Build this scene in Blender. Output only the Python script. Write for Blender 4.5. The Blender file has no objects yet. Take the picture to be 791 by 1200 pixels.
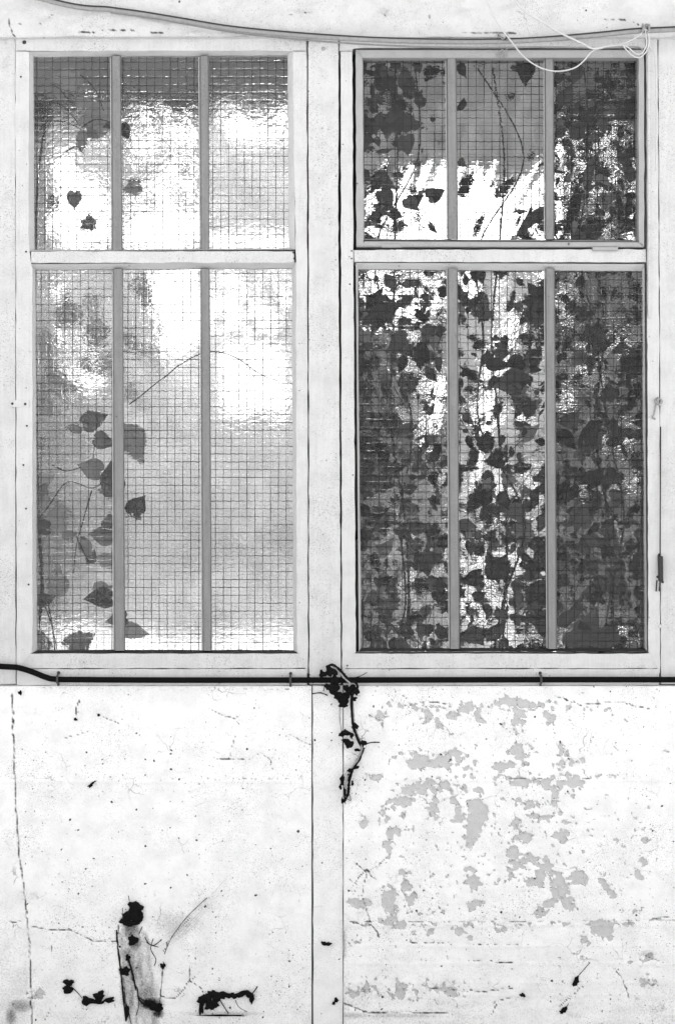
import bpy, bmesh, math, random
import numpy as np
from mathutils import Vector, Matrix, Euler

random.seed(7)
rng = np.random.default_rng(7)
SC = bpy.context.scene
COL = SC.collection

# ------------------------------------------------------------------ camera
S = 0.00135          # metres per photograph pixel on the wall plane (y = 0)
D = 3.0              # camera distance
ZC = 0.93            # camera height
CX, CY = 395.5, 600.0
cam_d = bpy.data.cameras.new('camera')
cam = bpy.data.objects.new('camera', cam_d); COL.objects.link(cam)
cam.location = (0, -D, ZC); cam.rotation_euler = (math.radians(90), 0, 0)
cam_d.sensor_fit = 'VERTICAL'; cam_d.sensor_height = 36.0
cam_d.lens = 36.0 * D / (1200 * S)
cam_d.clip_start = 0.05; cam_d.clip_end = 5000
SC.camera = cam

# ------------------------------------------------------------------ sky, sun, exposure
SUN_EL, SUN_AZ = math.radians(50), math.radians(18)   # azimuth clockwise from +Y: high behind the building, so the front is in open shade
w = bpy.data.worlds.new('World'); SC.world = w; w.use_nodes = True
nt = w.node_tree; nt.nodes.clear()
sky = nt.nodes.new('ShaderNodeTexSky'); sky.sky_type = 'NISHITA'; sky.sun_disc = False
sky.sun_elevation = SUN_EL; sky.sun_rotation = SUN_AZ
sky.air_density = 1.0; sky.dust_density = 4.0
hs = nt.nodes.new('ShaderNodeHueSaturation'); hs.inputs['Saturation'].default_value = 0.0
bg = nt.nodes.new('ShaderNodeBackground'); bg.inputs['Strength'].default_value = 0.12
wo = nt.nodes.new('ShaderNodeOutputWorld')
nt.links.new(sky.outputs[0], hs.inputs['Color']); nt.links.new(hs.outputs[0], bg.inputs[0]); nt.links.new(bg.outputs[0], wo.inputs[0])
sd = bpy.data.lights.new('sun', 'SUN'); sd.energy = 3.0; sd.angle = math.radians(6); sd.color = (1, 1, 1)
so = bpy.data.objects.new('sun', sd); COL.objects.link(so)
dirv = Vector((math.sin(SUN_AZ) * math.cos(SUN_EL), math.cos(SUN_AZ) * math.cos(SUN_EL), math.sin(SUN_EL)))
so.rotation_euler = dirv.to_track_quat('Z', 'Y').to_euler(); so.location = dirv * 20
SC.view_settings.view_transform = 'Standard'; SC.view_settings.look = 'None'
SC.view_settings.exposure = 1.84; SC.view_settings.gamma = 1.0
SC.render.engine = 'CYCLES'
SC.cycles.max_bounces = 10; SC.cycles.transmission_bounces = 8; SC.cycles.transparent_max_bounces = 12
SC.cycles.diffuse_bounces = 3; SC.cycles.caustics_reflective = False; SC.cycles.caustics_refractive = True
SC.cycles.sample_clamp_indirect = 4.0; SC.cycles.blur_glossy = 0.3
SC.cycles.use_denoising = True

# ------------------------------------------------------------------ helpers
def P(px, py, y=0.0):
    k = (D + y) / D
    return Vector(((px - CX) * S * k, y, ZC + (CY - py) * S * k))

def g3(v): return (v, v, v, 1)

def tag(o, label=None, cat=None, group=None, kind=None):
    if label: o['label'] = label
    if cat: o['category'] = cat
    if group: o['group'] = group
    if kind: o['kind'] = kind
    return o

def thing(name, loc, label, cat, group=None):
    o = bpy.data.objects.new(name, None); COL.objects.link(o); o.location = loc
    o.empty_display_size = 0.05
    tag(o, label, cat, group); o['_'] = 1; del o['_']
    return o

def link(name, me, mat, parent=None, base=None):
    """mesh given in world coordinates; stored relative to base (the thing's origin)"""
    o = bpy.data.objects.new(name, me); COL.objects.link(o)
    b = Vector(base) if base is not None else (parent_world(parent) if parent else Vector((0, 0, 0)))
    me.transform(Matrix.Translation(-b))
    if parent is None: o.location = b
    else:
        o.parent = parent
        o.location = b - parent_world(parent)
    if mat: me.materials.append(mat)
    return o

def parent_world(p):
    v = Vector((0, 0, 0))
    while p is not None:
        v += p.location; p = p.parent
    return v

def from_bm(bm, smooth=False):
    me = bpy.data.meshes.new('mesh'); bmesh.ops.recalc_face_normals(bm, faces=bm.faces)
    bm.to_mesh(me); bm.free()
    if smooth: me.polygons.foreach_set('use_smooth', [True] * len(me.polygons))
    return me

def prism(bm, pts, y0, y1, bev=0.0, refy=None):
    """pts: photograph pixels of the outline, front face at y0, back at y1"""
    r = y0 if refy is None else refy
    f = [bm.verts.new((P(a, b, r).x, y0, P(a, b, r).z)) for a, b in pts]
    k = [bm.verts.new((P(a, b, r).x, y1, P(a, b, r).z)) for a, b in pts]
    n = len(pts); faces = [bm.faces.new(f), bm.faces.new(k[::-1])]
    for i in range(n):
        faces.append(bm.faces.new((f[i], k[i], k[(i + 1) % n], f[(i + 1) % n])))
    if bev:
        es = set()
        for fc in (faces[0],): es.update(fc.edges)
        bmesh.ops.bevel(bm, geom=list(es), offset=bev, segments=2, affect='EDGES')
    return bm

def rough(pts, step=11, amp=.42):
    out = []
    for (ax, ay), (bx, by) in zip(pts, pts[1:] + pts[:1]):
        L = math.hypot(bx - ax, by - ay); n = max(1, int(L / step))
        for i in range(n):
            t = i / n; j = 0 if i == 0 else random.uniform(-amp, amp)
            out.append((ax + (bx - ax) * t - (by - ay) / L * j, ay + (by - ay) * t + (bx - ax) / L * j))
    return out

def R4(x0, y0, x1, y1): return [(x0, y0), (x1, y0), (x1, y1), (x0, y1)]

def tube(bm, pts, r, n=8, caps=True):
    """pts world Vectors, r radius or list"""
    rr = r if isinstance(r, (list, tuple)) else [r] * len(pts)
    rings = []; prev = None
    for i, p in enumerate(pts):
        t = (pts[min(i + 1, len(pts) - 1)] - pts[max(i - 1, 0)]).normalized()
        if prev is None:
            a = Vector((0, 1, 0)) if abs(t.y) < .9 else Vector((1, 0, 0))
            u = t.cross(a).normalized()
        else:
            u = (prev - t * prev.dot(t)).normalized()
        prev = u; v = t.cross(u)
        rings.append([bm.verts.new(p + (u * math.cos(2 * math.pi * j / n) + v * math.sin(2 * math.pi * j / n)) * rr[i]) for j in range(n)])
    for a, b in zip(rings[:-1], rings[1:]):
        for j in range(n): bm.faces.new((a[j], a[(j + 1) % n], b[(j + 1) % n], b[j]))
    if caps:
        bm.faces.new(rings[0][::-1]); bm.faces.new(rings[-1])

def spline(pts, sub=8):
    out = []
    p = [pts[0]] + list(pts) + [pts[-1]]
    for i in range(1, len(p) - 2):
        for k in range(sub):
            t = k / sub
            a, b, c, d = p[i - 1], p[i], p[i + 1], p[i + 2]
            out.append(0.5 * ((2 * b) + (c - a) * t + (2 * a - 5 * b + 4 * c - d) * t * t + (3 * b - a - 3 * c + d) * t ** 3))
    out.append(p[-2].copy()); return out

def vnoise(x, z, seed=0):
    """smooth value noise on numpy arrays, range 0..1"""
    def h(i, j):
        n = (i * 374761393 + j * 668265263 + seed * 974711) & 0xffffffff
        n = ((n ^ (n >> 13)) * 1274126177) & 0xffffffff
        return ((n ^ (n >> 16)) & 0xffff) / 65535.0
    xi = np.floor(x).astype(np.int64); zi = np.floor(z).astype(np.int64)
    fx = x - xi; fz = z - zi
    fx = fx * fx * (3 - 2 * fx); fz = fz * fz * (3 - 2 * fz)
    return (h(xi, zi) * (1 - fx) + h(xi + 1, zi) * fx) * (1 - fz) + (h(xi, zi + 1) * (1 - fx) + h(xi + 1, zi + 1) * fx) * fz

def fbm(x, z, seed=0, o=4):
    s = 0; a = .5; t = 0
    for k in range(o):
        s = s + a * vnoise(x * 2 ** k, z * 2 ** k, seed + k * 17); t += a; a *= .55
    return s / t

# ------------------------------------------------------------------ materials
def newmat(name):
    m = bpy.data.materials.new(name); m.use_nodes = True
    m.node_tree.nodes.clear(); return m, m.node_tree

class NT:
    def __init__(s, t): s.t = t
    def n(s, typ, **kw):
        x = s.t.nodes.new(typ)
        for k, v in kw.items():
            if k == 'inp':
                for a, b in v.items():
                    if hasattr(b, 'is_output'): s.t.links.new(b, x.inputs[a])
                    else: x.inputs[a].default_value = b
            else: setattr(x, k, v)
        return x
    def math(s, op, a, b=None, c=None, clamp=False):
        x = s.t.nodes.new('ShaderNodeMath'); x.operation = op; x.use_clamp = clamp
        for i, v in enumerate((a, b, c)):
            if v is None: continue
            if hasattr(v, 'is_output'): s.t.links.new(v, x.inputs[i])
            else: x.inputs[i].default_value = v
        return x.outputs[0]
    def mix(s, f, a, b, mode='MIX'):
        x = s.t.nodes.new('ShaderNodeMix'); x.data_type = 'FLOAT'
        for i, v in ((0, f), (2, a), (3, b)):
            if hasattr(v, 'is_output'): s.t.links.new(v, x.inputs[i])
            else: x.inputs[i].default_value = v
        return x.outputs[0]
    def ramp(s, v, lo, hi, a=0.0, b=1.0):
        x = s.t.nodes.new('ShaderNodeMapRange'); x.clamp = True
        s.t.links.new(v, x.inputs[0])
        for i, q in ((1, lo), (2, hi), (3, a), (4, b)): x.inputs[i].default_value = q
        return x.outputs[0]
    def noise(s, vec, scale, detail=3, rough=.55):
        x = s.n('ShaderNodeTexNoise', inp={'Scale': scale, 'Detail': detail, 'Roughness': rough})
        s.t.links.new(vec, x.inputs['Vector']); return x.outputs[0]
    def scaled(s, vec, sc):
        x = s.n('ShaderNodeMapping'); s.t.links.new(vec, x.inputs['Vector']); x.inputs['Scale'].default_value = sc
        return x.outputs[0]

def specks(N, pos, scale=90.0, dens=0.35, rmax=0.09, seed=0):
    """mask of small dirt specks, a few per cell"""
    mp = N.n('ShaderNodeMapping'); N.t.links.new(pos, mp.inputs['Vector'])
    mp.inputs['Location'].default_value = (seed * 3.7, seed * 1.3, seed * 5.1)
    nz = N.n('ShaderNodeTexNoise', inp={'Scale': 260.0, 'Detail': 1.0}); N.t.links.new(pos, nz.inputs['Vector'])
    ad = N.n('ShaderNodeVectorMath', operation='MULTIPLY_ADD'); N.t.links.new(nz.outputs['Color'], ad.inputs[0])
    ad.inputs[1].default_value = (.004, .004, .004); N.t.links.new(mp.outputs[0], ad.inputs[2])
    v = N.n('ShaderNodeTexVoronoi', feature='F1', inp={'Scale': scale}); N.t.links.new(ad.outputs[0], v.inputs['Vector'])
    sp = N.n('ShaderNodeSeparateColor'); N.t.links.new(v.outputs['Color'], sp.inputs[0])
    r = N.math('MULTIPLY', N.math('POWER', sp.outputs[0], 3.0), rmax)
    r = N.math('MULTIPLY', r, N.math('LESS_THAN', sp.outputs[1], dens))
    return N.ramp(N.math('SUBTRACT', v.outputs['Distance'], r), -.012, .012, 1.0, 0.0)

def paint_mat(name, base, dirt=1.0, rough=.62, streak=0.0, attr=False, bump=.25, craze=.18):
    m, t = newmat(name); N = NT(t)
    geo = N.n('ShaderNodeNewGeometry'); pos = geo.outputs['Position']
    big = N.noise(pos, 3.5, 4); fine = N.noise(pos, 420, 3, .7)
    col = N.mix(big, base * .93, base * 1.06)
    col = N.math('MULTIPLY', col, N.mix(fine, .93, 1.07))
    if streak:
        sn = N.noise(N.scaled(pos, (1, 1, .06)), 260, 3)
        col = N.math('MULTIPLY', col, N.ramp(sn, .35, .75, 1.0, 1.0 - streak))
    cl = N.noise(pos, 9, 4, .6)
    mot = N.noise(pos, 32, 5, .62)
    col = N.math('MULTIPLY', col, N.ramp(mot, .42, .70, 1.0, .88))
    # fine pepper gathered in patches
    pep = N.noise(pos, 700, 2, .6)
    pep = N.math('MULTIPLY', N.ramp(pep, .605, .65), N.ramp(cl, .42, .62, .12, 1.0))
    s1 = specks(N, pos, 75, .38, .16, 1); s2 = specks(N, pos, 190, .34, .24, 2)
    d = N.math('MAXIMUM', s1, N.math('MULTIPLY', s2, N.ramp(cl, .35, .6)))
    d = N.math('MAXIMUM', d, N.math('MULTIPLY', pep, .75))
    # hairline crazing in patches
    wv = N.n('ShaderNodeVectorMath', operation='MULTIPLY_ADD'); wn = N.n('ShaderNodeTexNoise', inp={'Scale': 40.0, 'Detail': 3.0}); t.links.new(pos, wn.inputs['Vector'])
    t.links.new(wn.outputs['Color'], wv.inputs[0]); wv.inputs[1].default_value = (.03, .03, .03); t.links.new(pos, wv.inputs[2])
    vo = N.n('ShaderNodeTexVoronoi', feature='DISTANCE_TO_EDGE', inp={'Scale': 26.0}); t.links.new(wv.outputs[0], vo.inputs['Vector'])
    cz = N.math('MULTIPLY', N.ramp(vo.outputs['Distance'], .004, .016, 1.0, 0.0), N.ramp(N.noise(pos, 15, 3, .6), .56, .68))
    d = N.math('MAXIMUM', d, N.math('MULTIPLY', cz, craze))
    d = N.math('MULTIPLY', d, dirt, clamp=True)
    h = N.math('ADD', N.math('MULTIPLY', N.noise(pos, 160, 5, .6), .7), N.math('MULTIPLY', fine, .3))
    if attr:
        ap = N.n('ShaderNodeAttribute', attribute_name='peel').outputs['Fac']
        ac = N.n('ShaderNodeAttribute', attribute_name='crack').outputs['Fac']
        ag = N.n('ShaderNodeAttribute', attribute_name='stain').outputs['Fac']
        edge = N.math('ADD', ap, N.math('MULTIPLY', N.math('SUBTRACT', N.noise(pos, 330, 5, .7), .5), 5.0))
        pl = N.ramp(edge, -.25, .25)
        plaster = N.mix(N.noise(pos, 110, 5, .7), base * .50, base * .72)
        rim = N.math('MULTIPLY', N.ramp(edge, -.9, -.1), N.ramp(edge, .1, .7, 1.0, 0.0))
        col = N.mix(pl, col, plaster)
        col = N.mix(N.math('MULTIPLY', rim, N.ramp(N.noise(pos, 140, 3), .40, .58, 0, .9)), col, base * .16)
        ck = N.math('MULTIPLY', ac, N.ramp(N.noise(pos, 120, 3), .30, .58, .5, 1.0))
        col = N.mix(N.ramp(ck, .25, .75), col, .05)
        sn = N.noise(pos, 380, 4, .7)
        sm = N.ramp(N.math('ADD', ag, N.math('MULTIPLY', N.math('SUBTRACT', sn, .5), .9)), .18, .85)
        sm = N.math('MULTIPLY', sm, N.ramp(ag, 0.0, .12))
        col = N.mix(sm, col, .025)
    col = N.mix(d, col, .035)
    cc = N.n('ShaderNodeCombineColor'); 
    for i in range(3): t.links.new(col, cc.inputs[i])
    bp = N.n('ShaderNodeBump', inp={'Strength': bump, 'Distance': .0012, 'Height': h})
    b = N.n('ShaderNodeBsdfPrincipled', inp={'Base Color': cc.outputs[0], 'Roughness': rough, 'Specular IOR Level': .3, 'Normal': bp.outputs[0]})
    o = N.n('ShaderNodeOutputMaterial'); t.links.new(b.outputs[0], o.inputs[0]); return m

def plain(name, v, rough=.6, var=.3, scale=60, bump=.2, trans=0.0, rnd=0.0, spec=.4):
    m, t = newmat(name); N = NT(t)
    geo = N.n('ShaderNodeNewGeometry'); pos = geo.outputs['Position']
    nz = N.noise(pos, scale, 4, .6)
    col = N.mix(nz, v * (1 - var), v * (1 + var))
    if rnd:
        oi = N.n('ShaderNodeObjectInfo')
        col = N.math('MULTIPLY', col, N.ramp(oi.outputs['Random'], 0, 1, 1 - rnd, 1 + rnd))
    cc = N.n('ShaderNodeCombineColor')
    for i in range(3): t.links.new(col, cc.inputs[i])
    bp = N.n('ShaderNodeBump', inp={'Strength': bump, 'Distance': .001, 'Height': nz})
    b = N.n('ShaderNodeBsdfPrincipled', inp={'Base Color': cc.outputs[0], 'Roughness': rough, 'Specular IOR Level': spec, 'Normal': bp.outputs[0]})
    o = N.n('ShaderNodeOutputMaterial'); out = b.outputs[0]
    if trans:
        tr = N.n('ShaderNodeBsdfTranslucent', inp={'Color': cc.outputs[0]})
        mx = N.n('ShaderNodeMixShader', inp={0: trans}); t.links.new(out, mx.inputs[1]); t.links.new(tr.outputs[0], mx.inputs[2]); out = mx.outputs[0]
    t.links.new(out, o.inputs[0]); return m

PITCH = 9.2 * S
def glass_mat(name, dust, refl, amp_cell, amp_noise, grough=.05, tilt_amp=.0005):
    m, t = newmat(name); N = NT(t)
    geo = N.n('ShaderNodeNewGeometry'); pos = geo.outputs['Position']
    sx = N.n('ShaderNodeSeparateXYZ'); t.links.new(pos, sx.inputs[0])
    wob = N.noise(pos, 26, 2)
    u = N.math('ADD', N.math('DIVIDE', sx.outputs[0], PITCH), N.math('MULTIPLY', wob, .5))
    v = N.math('ADD', N.math('DIVIDE', sx.outputs[2], PITCH), N.math('MULTIPLY', wob, .5))
    a = N.math('ABSOLUTE', N.math('SINE', N.math('MULTIPLY', u, math.pi)))
    b = N.math('ABSOLUTE', N.math('SINE', N.math('MULTIPLY', v, math.pi)))
    cell = N.math('MULTIPLY', N.math('POWER', a, 1.0), N.math('POWER', b, 1.0))
    n1 = N.noise(N.scaled(pos, (1, 1, 1.7)), 95, 2, .5)
    n2 = N.noise(N.scaled(pos, (1, 1, 2.2)), 34, 3, .5)
    # every wired cell sits at its own slight tilt
    wn = N.n('ShaderNodeTexWhiteNoise', noise_dimensions='2D'); cv = N.n('ShaderNodeCombineXYZ')
    t.links.new(N.math('FLOOR', u), cv.inputs[0]); t.links.new(N.math('FLOOR', v), cv.inputs[1]); t.links.new(cv.outputs[0], wn.inputs['Vector'])
    wc = N.n('ShaderNodeSeparateColor'); t.links.new(wn.outputs['Color'], wc.inputs[0])
    tilt = N.math('ADD', N.math('MULTIPLY', N.math('SUBTRACT', wc.outputs[0], .5), N.math('FRACT', u)), N.math('MULTIPLY', N.math('SUBTRACT', wc.outputs[1], .5), N.math('FRACT', v)))
    var = N.ramp(N.noise(pos, 7, 2), .3, .7, .35, 1.5)
    h = N.math('ADD', N.math('MULTIPLY', cell, amp_cell), N.math('MULTIPLY', n1, amp_noise))
    h = N.math('MULTIPLY', N.math('ADD', h, N.math('MULTIPLY', tilt, tilt_amp)), var)
    h = N.math('ADD', h, N.math('MULTIPLY', n2, amp_noise * .5))
    ff = geo.outputs['Backfacing']
    bp = N.n('ShaderNodeBump', inp={'Strength': 1.0, 'Distance': 1.0, 'Height': h})
    rf = N.n('ShaderNodeBsdfRefraction', inp={'Color': g3(.97), 'Roughness': grough, 'IOR': 1.5, 'Normal': bp.outputs[0]})
    gl = N.n('ShaderNodeBsdfGlossy', inp={'Color': g3(1), 'Roughness': .06, 'Normal': bp.outputs[0]})
    df = N.n('ShaderNodeBsdfDiffuse', inp={'Color': g3(.6)})
    m1 = N.n('ShaderNodeMixShader', inp={0: refl}); t.links.new(rf.outputs[0], m1.inputs[1]); t.links.new(gl.outputs[0], m1.inputs[2])
    dn = N.noise(pos, 14, 5, .65); dfine = N.noise(pos, 300, 3, .7)
    dd = N.math('MULTIPLY', N.ramp(dn, .3, .75, dust * .6, dust * 1.6), N.ramp(dfine, .35, .7, .7, 1.4))
    m2 = N.n('ShaderNodeMixShader', inp={0: dd}); t.links.new(m1.outputs[0], m2.inputs[1]); t.links.new(df.outputs[0], m2.inputs[2])
    o = N.n('ShaderNodeOutputMaterial'); t.links.new(m2.outputs[0], o.inputs[0]); return m

def light_film_mat():
    """added wash behind the panes with painted light patches: 'tone' = how much light the film passes, 'clear' = open to the sky"""
    m, t = newmat('light_patch_film'); N = NT(t)
    geo = N.n('ShaderNodeNewGeometry'); pos = geo.outputs['Position']
    tone = N.n('ShaderNodeAttribute', attribute_name='tone').outputs['Fac']
    clear = N.n('ShaderNodeAttribute', attribute_name='clear').outputs['Fac']
    st = N.noise(N.scaled(pos, (1, 1, 9)), 7, 4, .6); bl = N.noise(pos, 26, 4, .6)
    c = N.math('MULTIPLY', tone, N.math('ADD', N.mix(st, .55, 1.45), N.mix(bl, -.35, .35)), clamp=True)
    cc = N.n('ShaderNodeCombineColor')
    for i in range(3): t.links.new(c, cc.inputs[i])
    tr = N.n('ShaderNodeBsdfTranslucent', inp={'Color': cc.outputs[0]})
    df = N.n('ShaderNodeBsdfDiffuse', inp={'Color': cc.outputs[0]})
    a = N.n('ShaderNodeMixShader', inp={0: .2}); t.links.new(tr.outputs[0], a.inputs[1]); t.links.new(df.outputs[0], a.inputs[2])
    tp = N.n('ShaderNodeBsdfTransparent', inp={'Color': g3(.95)})
    cm = N.ramp(N.math('ADD', clear, N.math('MULTIPLY', N.math('SUBTRACT', N.noise(pos, 60, 4, .6), .5), .5)), .42, .58)
    mx = N.n('ShaderNodeMixShader', inp={0: cm}); t.links.new(a.outputs[0], mx.inputs[1]); t.links.new(tp.outputs[0], mx.inputs[2])
    o = N.n('ShaderNodeOutputMaterial'); t.links.new(mx.outputs[0], o.inputs[0]); return m

M_FRAME = paint_mat('white_window_paint', .655, dirt=1.0, streak=.08, bump=.5)
M_SASH = paint_mat('grey_sash_paint', .40, dirt=.8, streak=.04)
M_BAR = paint_mat('grey_bar_paint', .26, dirt=1.0, bump=.7, streak=.2, craze=.5)
M_PUTTY = paint_mat('putty_paint', .66, dirt=.5, bump=.5)
M_STRIP = paint_mat('white_board_paint', .88, dirt=1.0, craze=.5, bump=.5)
M_POST = paint_mat('white_post_paint', .65, dirt=1.0, streak=.08, bump=.5)
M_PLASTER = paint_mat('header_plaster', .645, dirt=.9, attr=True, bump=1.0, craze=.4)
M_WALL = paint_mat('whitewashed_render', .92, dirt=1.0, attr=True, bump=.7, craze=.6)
M_GAP = plain('dark_gap_filler', .03, .9)
M_CABLE = plain('black_rubber', .004, .7, spec=.08)
M_CLIP = plain('rusty_clip_metal', .05, .6)
M_CONDUIT = plain('grey_lead_sheath', .28, .5, var=.35, scale=220)
M_CORD = plain('pale_cord', .58, .8, var=.2, scale=300)
M_DEAD = plain('dry_black_leaf', .011, .95, spec=.03)
M_STEM = plain('dry_pale_stem', .30, .8, var=.6, scale=150)
M_VSTEM = plain('vine_stem', .03, .8)
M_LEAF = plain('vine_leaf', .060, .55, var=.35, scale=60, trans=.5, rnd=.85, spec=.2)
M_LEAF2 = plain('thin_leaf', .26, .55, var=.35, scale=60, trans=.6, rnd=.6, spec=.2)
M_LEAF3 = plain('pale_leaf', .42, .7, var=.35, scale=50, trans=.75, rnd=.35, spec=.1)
M_SHEET = plain('grey_gauze', .80, .9, var=.7, scale=22, trans=.85, spec=0)
M_WIRE = plain('embedded_wire', .06, .5, var=.3)
M_WIRE_D = plain('rusty_embedded_wire', .022, .6, var=.3)
M_GLASS_L = glass_mat('wired_glass_dusty', .045, .012, .00026, .00036, .035, .0013)
M_GLASS_R = glass_mat('wired_glass', .018, .010, .00022, .00042, .06, .0007)
M_LIGHT_FILM = light_film_mat()
M_INT = plain('interior_timber', .36, .8)
M_FLOOR = plain('concrete_floor', .3, .9, scale=12)
M_GROUND = plain('trodden_gravel', .40, .95, var=.35, scale=40, bump=.6)
M_METAL = plain('painted_iron', .55, .5, var=.15, scale=200)
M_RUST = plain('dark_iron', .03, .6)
M_WEB = plain('dusty_cobweb', .16, .9, var=.5, scale=300)

# ------------------------------------------------------------------ ground
bm = bmesh.new()
for x, y in ((-400, -400), (400, -400), (400, 400), (-400, 400)): bm.verts.new((x, y, 0))
bm.faces.new(bm.verts); tag(link('ground', from_bm(bm), M_GROUND), kind='structure')

# ------------------------------------------------------------------ painted walls (relief grids with wear)
def blob_field(X, Y, blobs, warp=4.0, seed=3):
    wx = (fbm(X / 11, Y / 11, seed) - .5) * 2 * warp; wy = (fbm(X / 11, Y / 11, seed + 50) - .5) * 2 * warp
    wx = wx + (fbm(X / 3.6, Y / 3.6, seed + 70) - .5) * warp * 1.5; wy = wy + (fbm(X / 3.6, Y / 3.6, seed + 90) - .5) * warp * 1.5
    XX, YY = X + wx, Y + wy
    f = np.full(X.shape, -9.0)
    for (cx, cy, rx, ry) in blobs:
        mnr = min(rx, ry)
        d = (1 - np.sqrt(((XX - cx) / rx) ** 2 + ((YY - cy) / ry) ** 2)) * mnr
        f = np.maximum(f, d)
    return f + (fbm(X / 8, Y / 7, seed + 9) - .5) * 15 + (fbm(X / 3, Y / 3, seed + 19) - .5) * 7 - .7

def line_field(X, Y, lines, warp=1.5, seed=5):
    wx = (fbm(X / 6, Y / 6, seed) - .5) * 2 * warp; wy = (fbm(X / 6, Y / 6, seed + 31) - .5) * 2 * warp
    XX, YY = X + wx, Y + wy; out = np.zeros(X.shape)
    for wd, pts in lines:
        for (ax, ay), (bx, by) in zip(pts[:-1], pts[1:]):
            dx, dy = bx - ax, by - ay; L = dx * dx + dy * dy + 1e-6
            tt = np.clip(((XX - ax) * dx + (YY - ay) * dy) / L, 0, 1)
            d = np.hypot(XX - ax - tt * dx, YY - ay - tt * dy)
            out = np.maximum(out, np.clip(1.15 - d / wd, 0, 1))
    return out

def grid_wall(name, x0, y0, x1, y1, yf, depth, step, mat, label, cat, fields, left_edge=None):
    nx = int((x1 - x0) / step) + 1; ny = int((y1 - y0) / step) + 1
    xs = np.linspace(x0, x1, nx); ys = np.linspace(y0, y1, ny)
    X, Y = np.meshgrid(xs, ys)
    peel, crack, stain, relief = fields(X, Y)
    yy = yf - relief
    wx = (X - CX) * S * (D + yf) / D; wz = ZC + (CY - Y) * S * (D + yf) / D
    co = np.stack([wx, yy, wz], -1).reshape(-1, 3)
    idx = np.arange(nx * ny).reshape(ny, nx)
    q = np.stack([idx[:-1, :-1], idx[1:, :-1], idx[1:, 1:], idx[:-1, 1:]], -1).reshape(-1, 4)
    # back box: rim of 4 extra verts
    n0 = len(co)
    cor = [(0, 0), (0, nx - 1), (ny - 1, nx - 1), (ny - 1, 0)]
    back = np.array([[wx[i, j], yf + depth, wz[i, j]] for i, j in cor])
    co = np.vstack([co, back])
    faces = q.tolist()
    faces.append([n0, n0 + 1, n0 + 2, n0 + 3])
    faces.append(list(idx[0, ::-1]) + [n0, n0 + 1][::1]); faces.append(list(idx[-1, :]) + [n0 + 2, n0 + 3])
    faces.append(list(idx[:, 0]) + [n0 + 3, n0]); faces.append(list(idx[::-1, -1]) + [n0 + 1, n0 + 2])
    me = bpy.data.meshes.new(name); me.from_pydata(co.tolist(), [], faces)
    for nm, a in (('peel', peel), ('crack', crack), ('stain', stain)):
        at = me.attributes.new(nm, 'FLOAT', 'POINT')
        at.data.foreach_set('value', np.concatenate([a.reshape(-1), np.full(4, a.min())]).astype(np.float32))
    sm = np.ones(len(faces), bool); sm[-5:] = False
    me.polygons.foreach_set('use_smooth', sm.tolist())
    base = Vector(((co[:, 0].min() + co[:, 0].max()) / 2, yf + depth, co[:, 2].min()))
    o = link(name, me, mat, base=base); tag(o, label, cat); return o

def zb(lst, ox, oy, k): return [(ox + a / k, oy + b / k, c / k, d / k) for a, b, c, d in lst]
R1 = zb([(200,118,13,17),(232,134,8,8),(262,126,10,6),(308,105,19,13),(327,128,8,7),(400,85,30,11),(455,88,22,7),(418,125,14,19),(388,150,9,7),(410,155,12,4),(495,130,10,15),(92,120,16,12),
 (195,233,30,14),(170,222,13,9),(240,225,16,15),(278,215,12,14),(305,240,12,8),(420,208,24,18),(385,240,18,8),(440,215,9,15),(405,240,14,8),(520,215,10,22),(545,228,25,7),(570,225,6,6),
 (205,287,36,16),(250,283,15,13),(155,300,16,9),(290,295,11,8),(140,322,28,10),(118,330,9,9),(220,338,10,22),(262,323,11,8),(430,278,24,11),(485,278,20,14),(515,280,15,6),(548,280,18,14),
 (310,330,22,15),(318,365,26,34),(280,360,13,17),(335,340,15,11),(308,412,16,15),(440,328,16,10),(455,358,18,10),(420,375,11,16),(428,405,17,17),(410,440,17,16),(505,340,7,24),(525,370,15,9),(520,400,14,16),(485,366,9,8),
 (100,362,11,18),(117,400,13,26),(112,440,10,13),(58,370,10,9),(64,262,12,10),(87,265,9,9),(148,352,5,8),(152,270,11,7),(565,333,7,5),(718,415,9,7),(728,388,7,5),(708,465,10,12),(450,455,18,8),(475,470,15,11),(405,475,15,12),(435,480,9,6),(640,128,7,4),(665,120,4,8),(130,215,6,4),(330,300,5,4)], 400, 780, 2.023)
R2 = zb([(420,30,17,13),(410,45,9,9),(455,10,13,9),(485,40,15,15),(510,62,17,17),(525,95,15,24),(545,115,15,17),(470,68,20,12),(565,60,18,13),(495,120,9,11),(478,133,9,9),(625,60,8,12),(642,87,17,11),(712,20,12,11),(705,52,16,10),(695,128,11,5),(318,66,19,12),(318,40,16,9),(325,120,18,13),
 (165,75,11,10),(172,108,14,13),(130,105,14,26),(158,48,8,7),(180,130,15,4),(225,133,15,4),(120,158,17,7),(155,175,8,13),(182,180,6,11),(228,178,13,12),(300,188,16,7),(380,175,21,11),(625,178,22,20),(665,163,22,5),(585,197,9,6),(60,112,22,14),(45,200,9,8),(150,320,12,16),(70,312,11,7),(275,320,15,9),(40,330,12,9),(455,165,14,4),(335,163,20,3),(730,300,12,9),(720,245,16,5)], 391, 1000, 1.9775)

def band(Y, y, wd, X=None, x0=-999, x1=9999):
    b = np.exp(-((Y - y) / wd) ** 2)
    return b if X is None else b * np.clip((X - x0) / 10, 0, 1) * np.clip((x1 - X) / 10, 0, 1)

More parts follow.
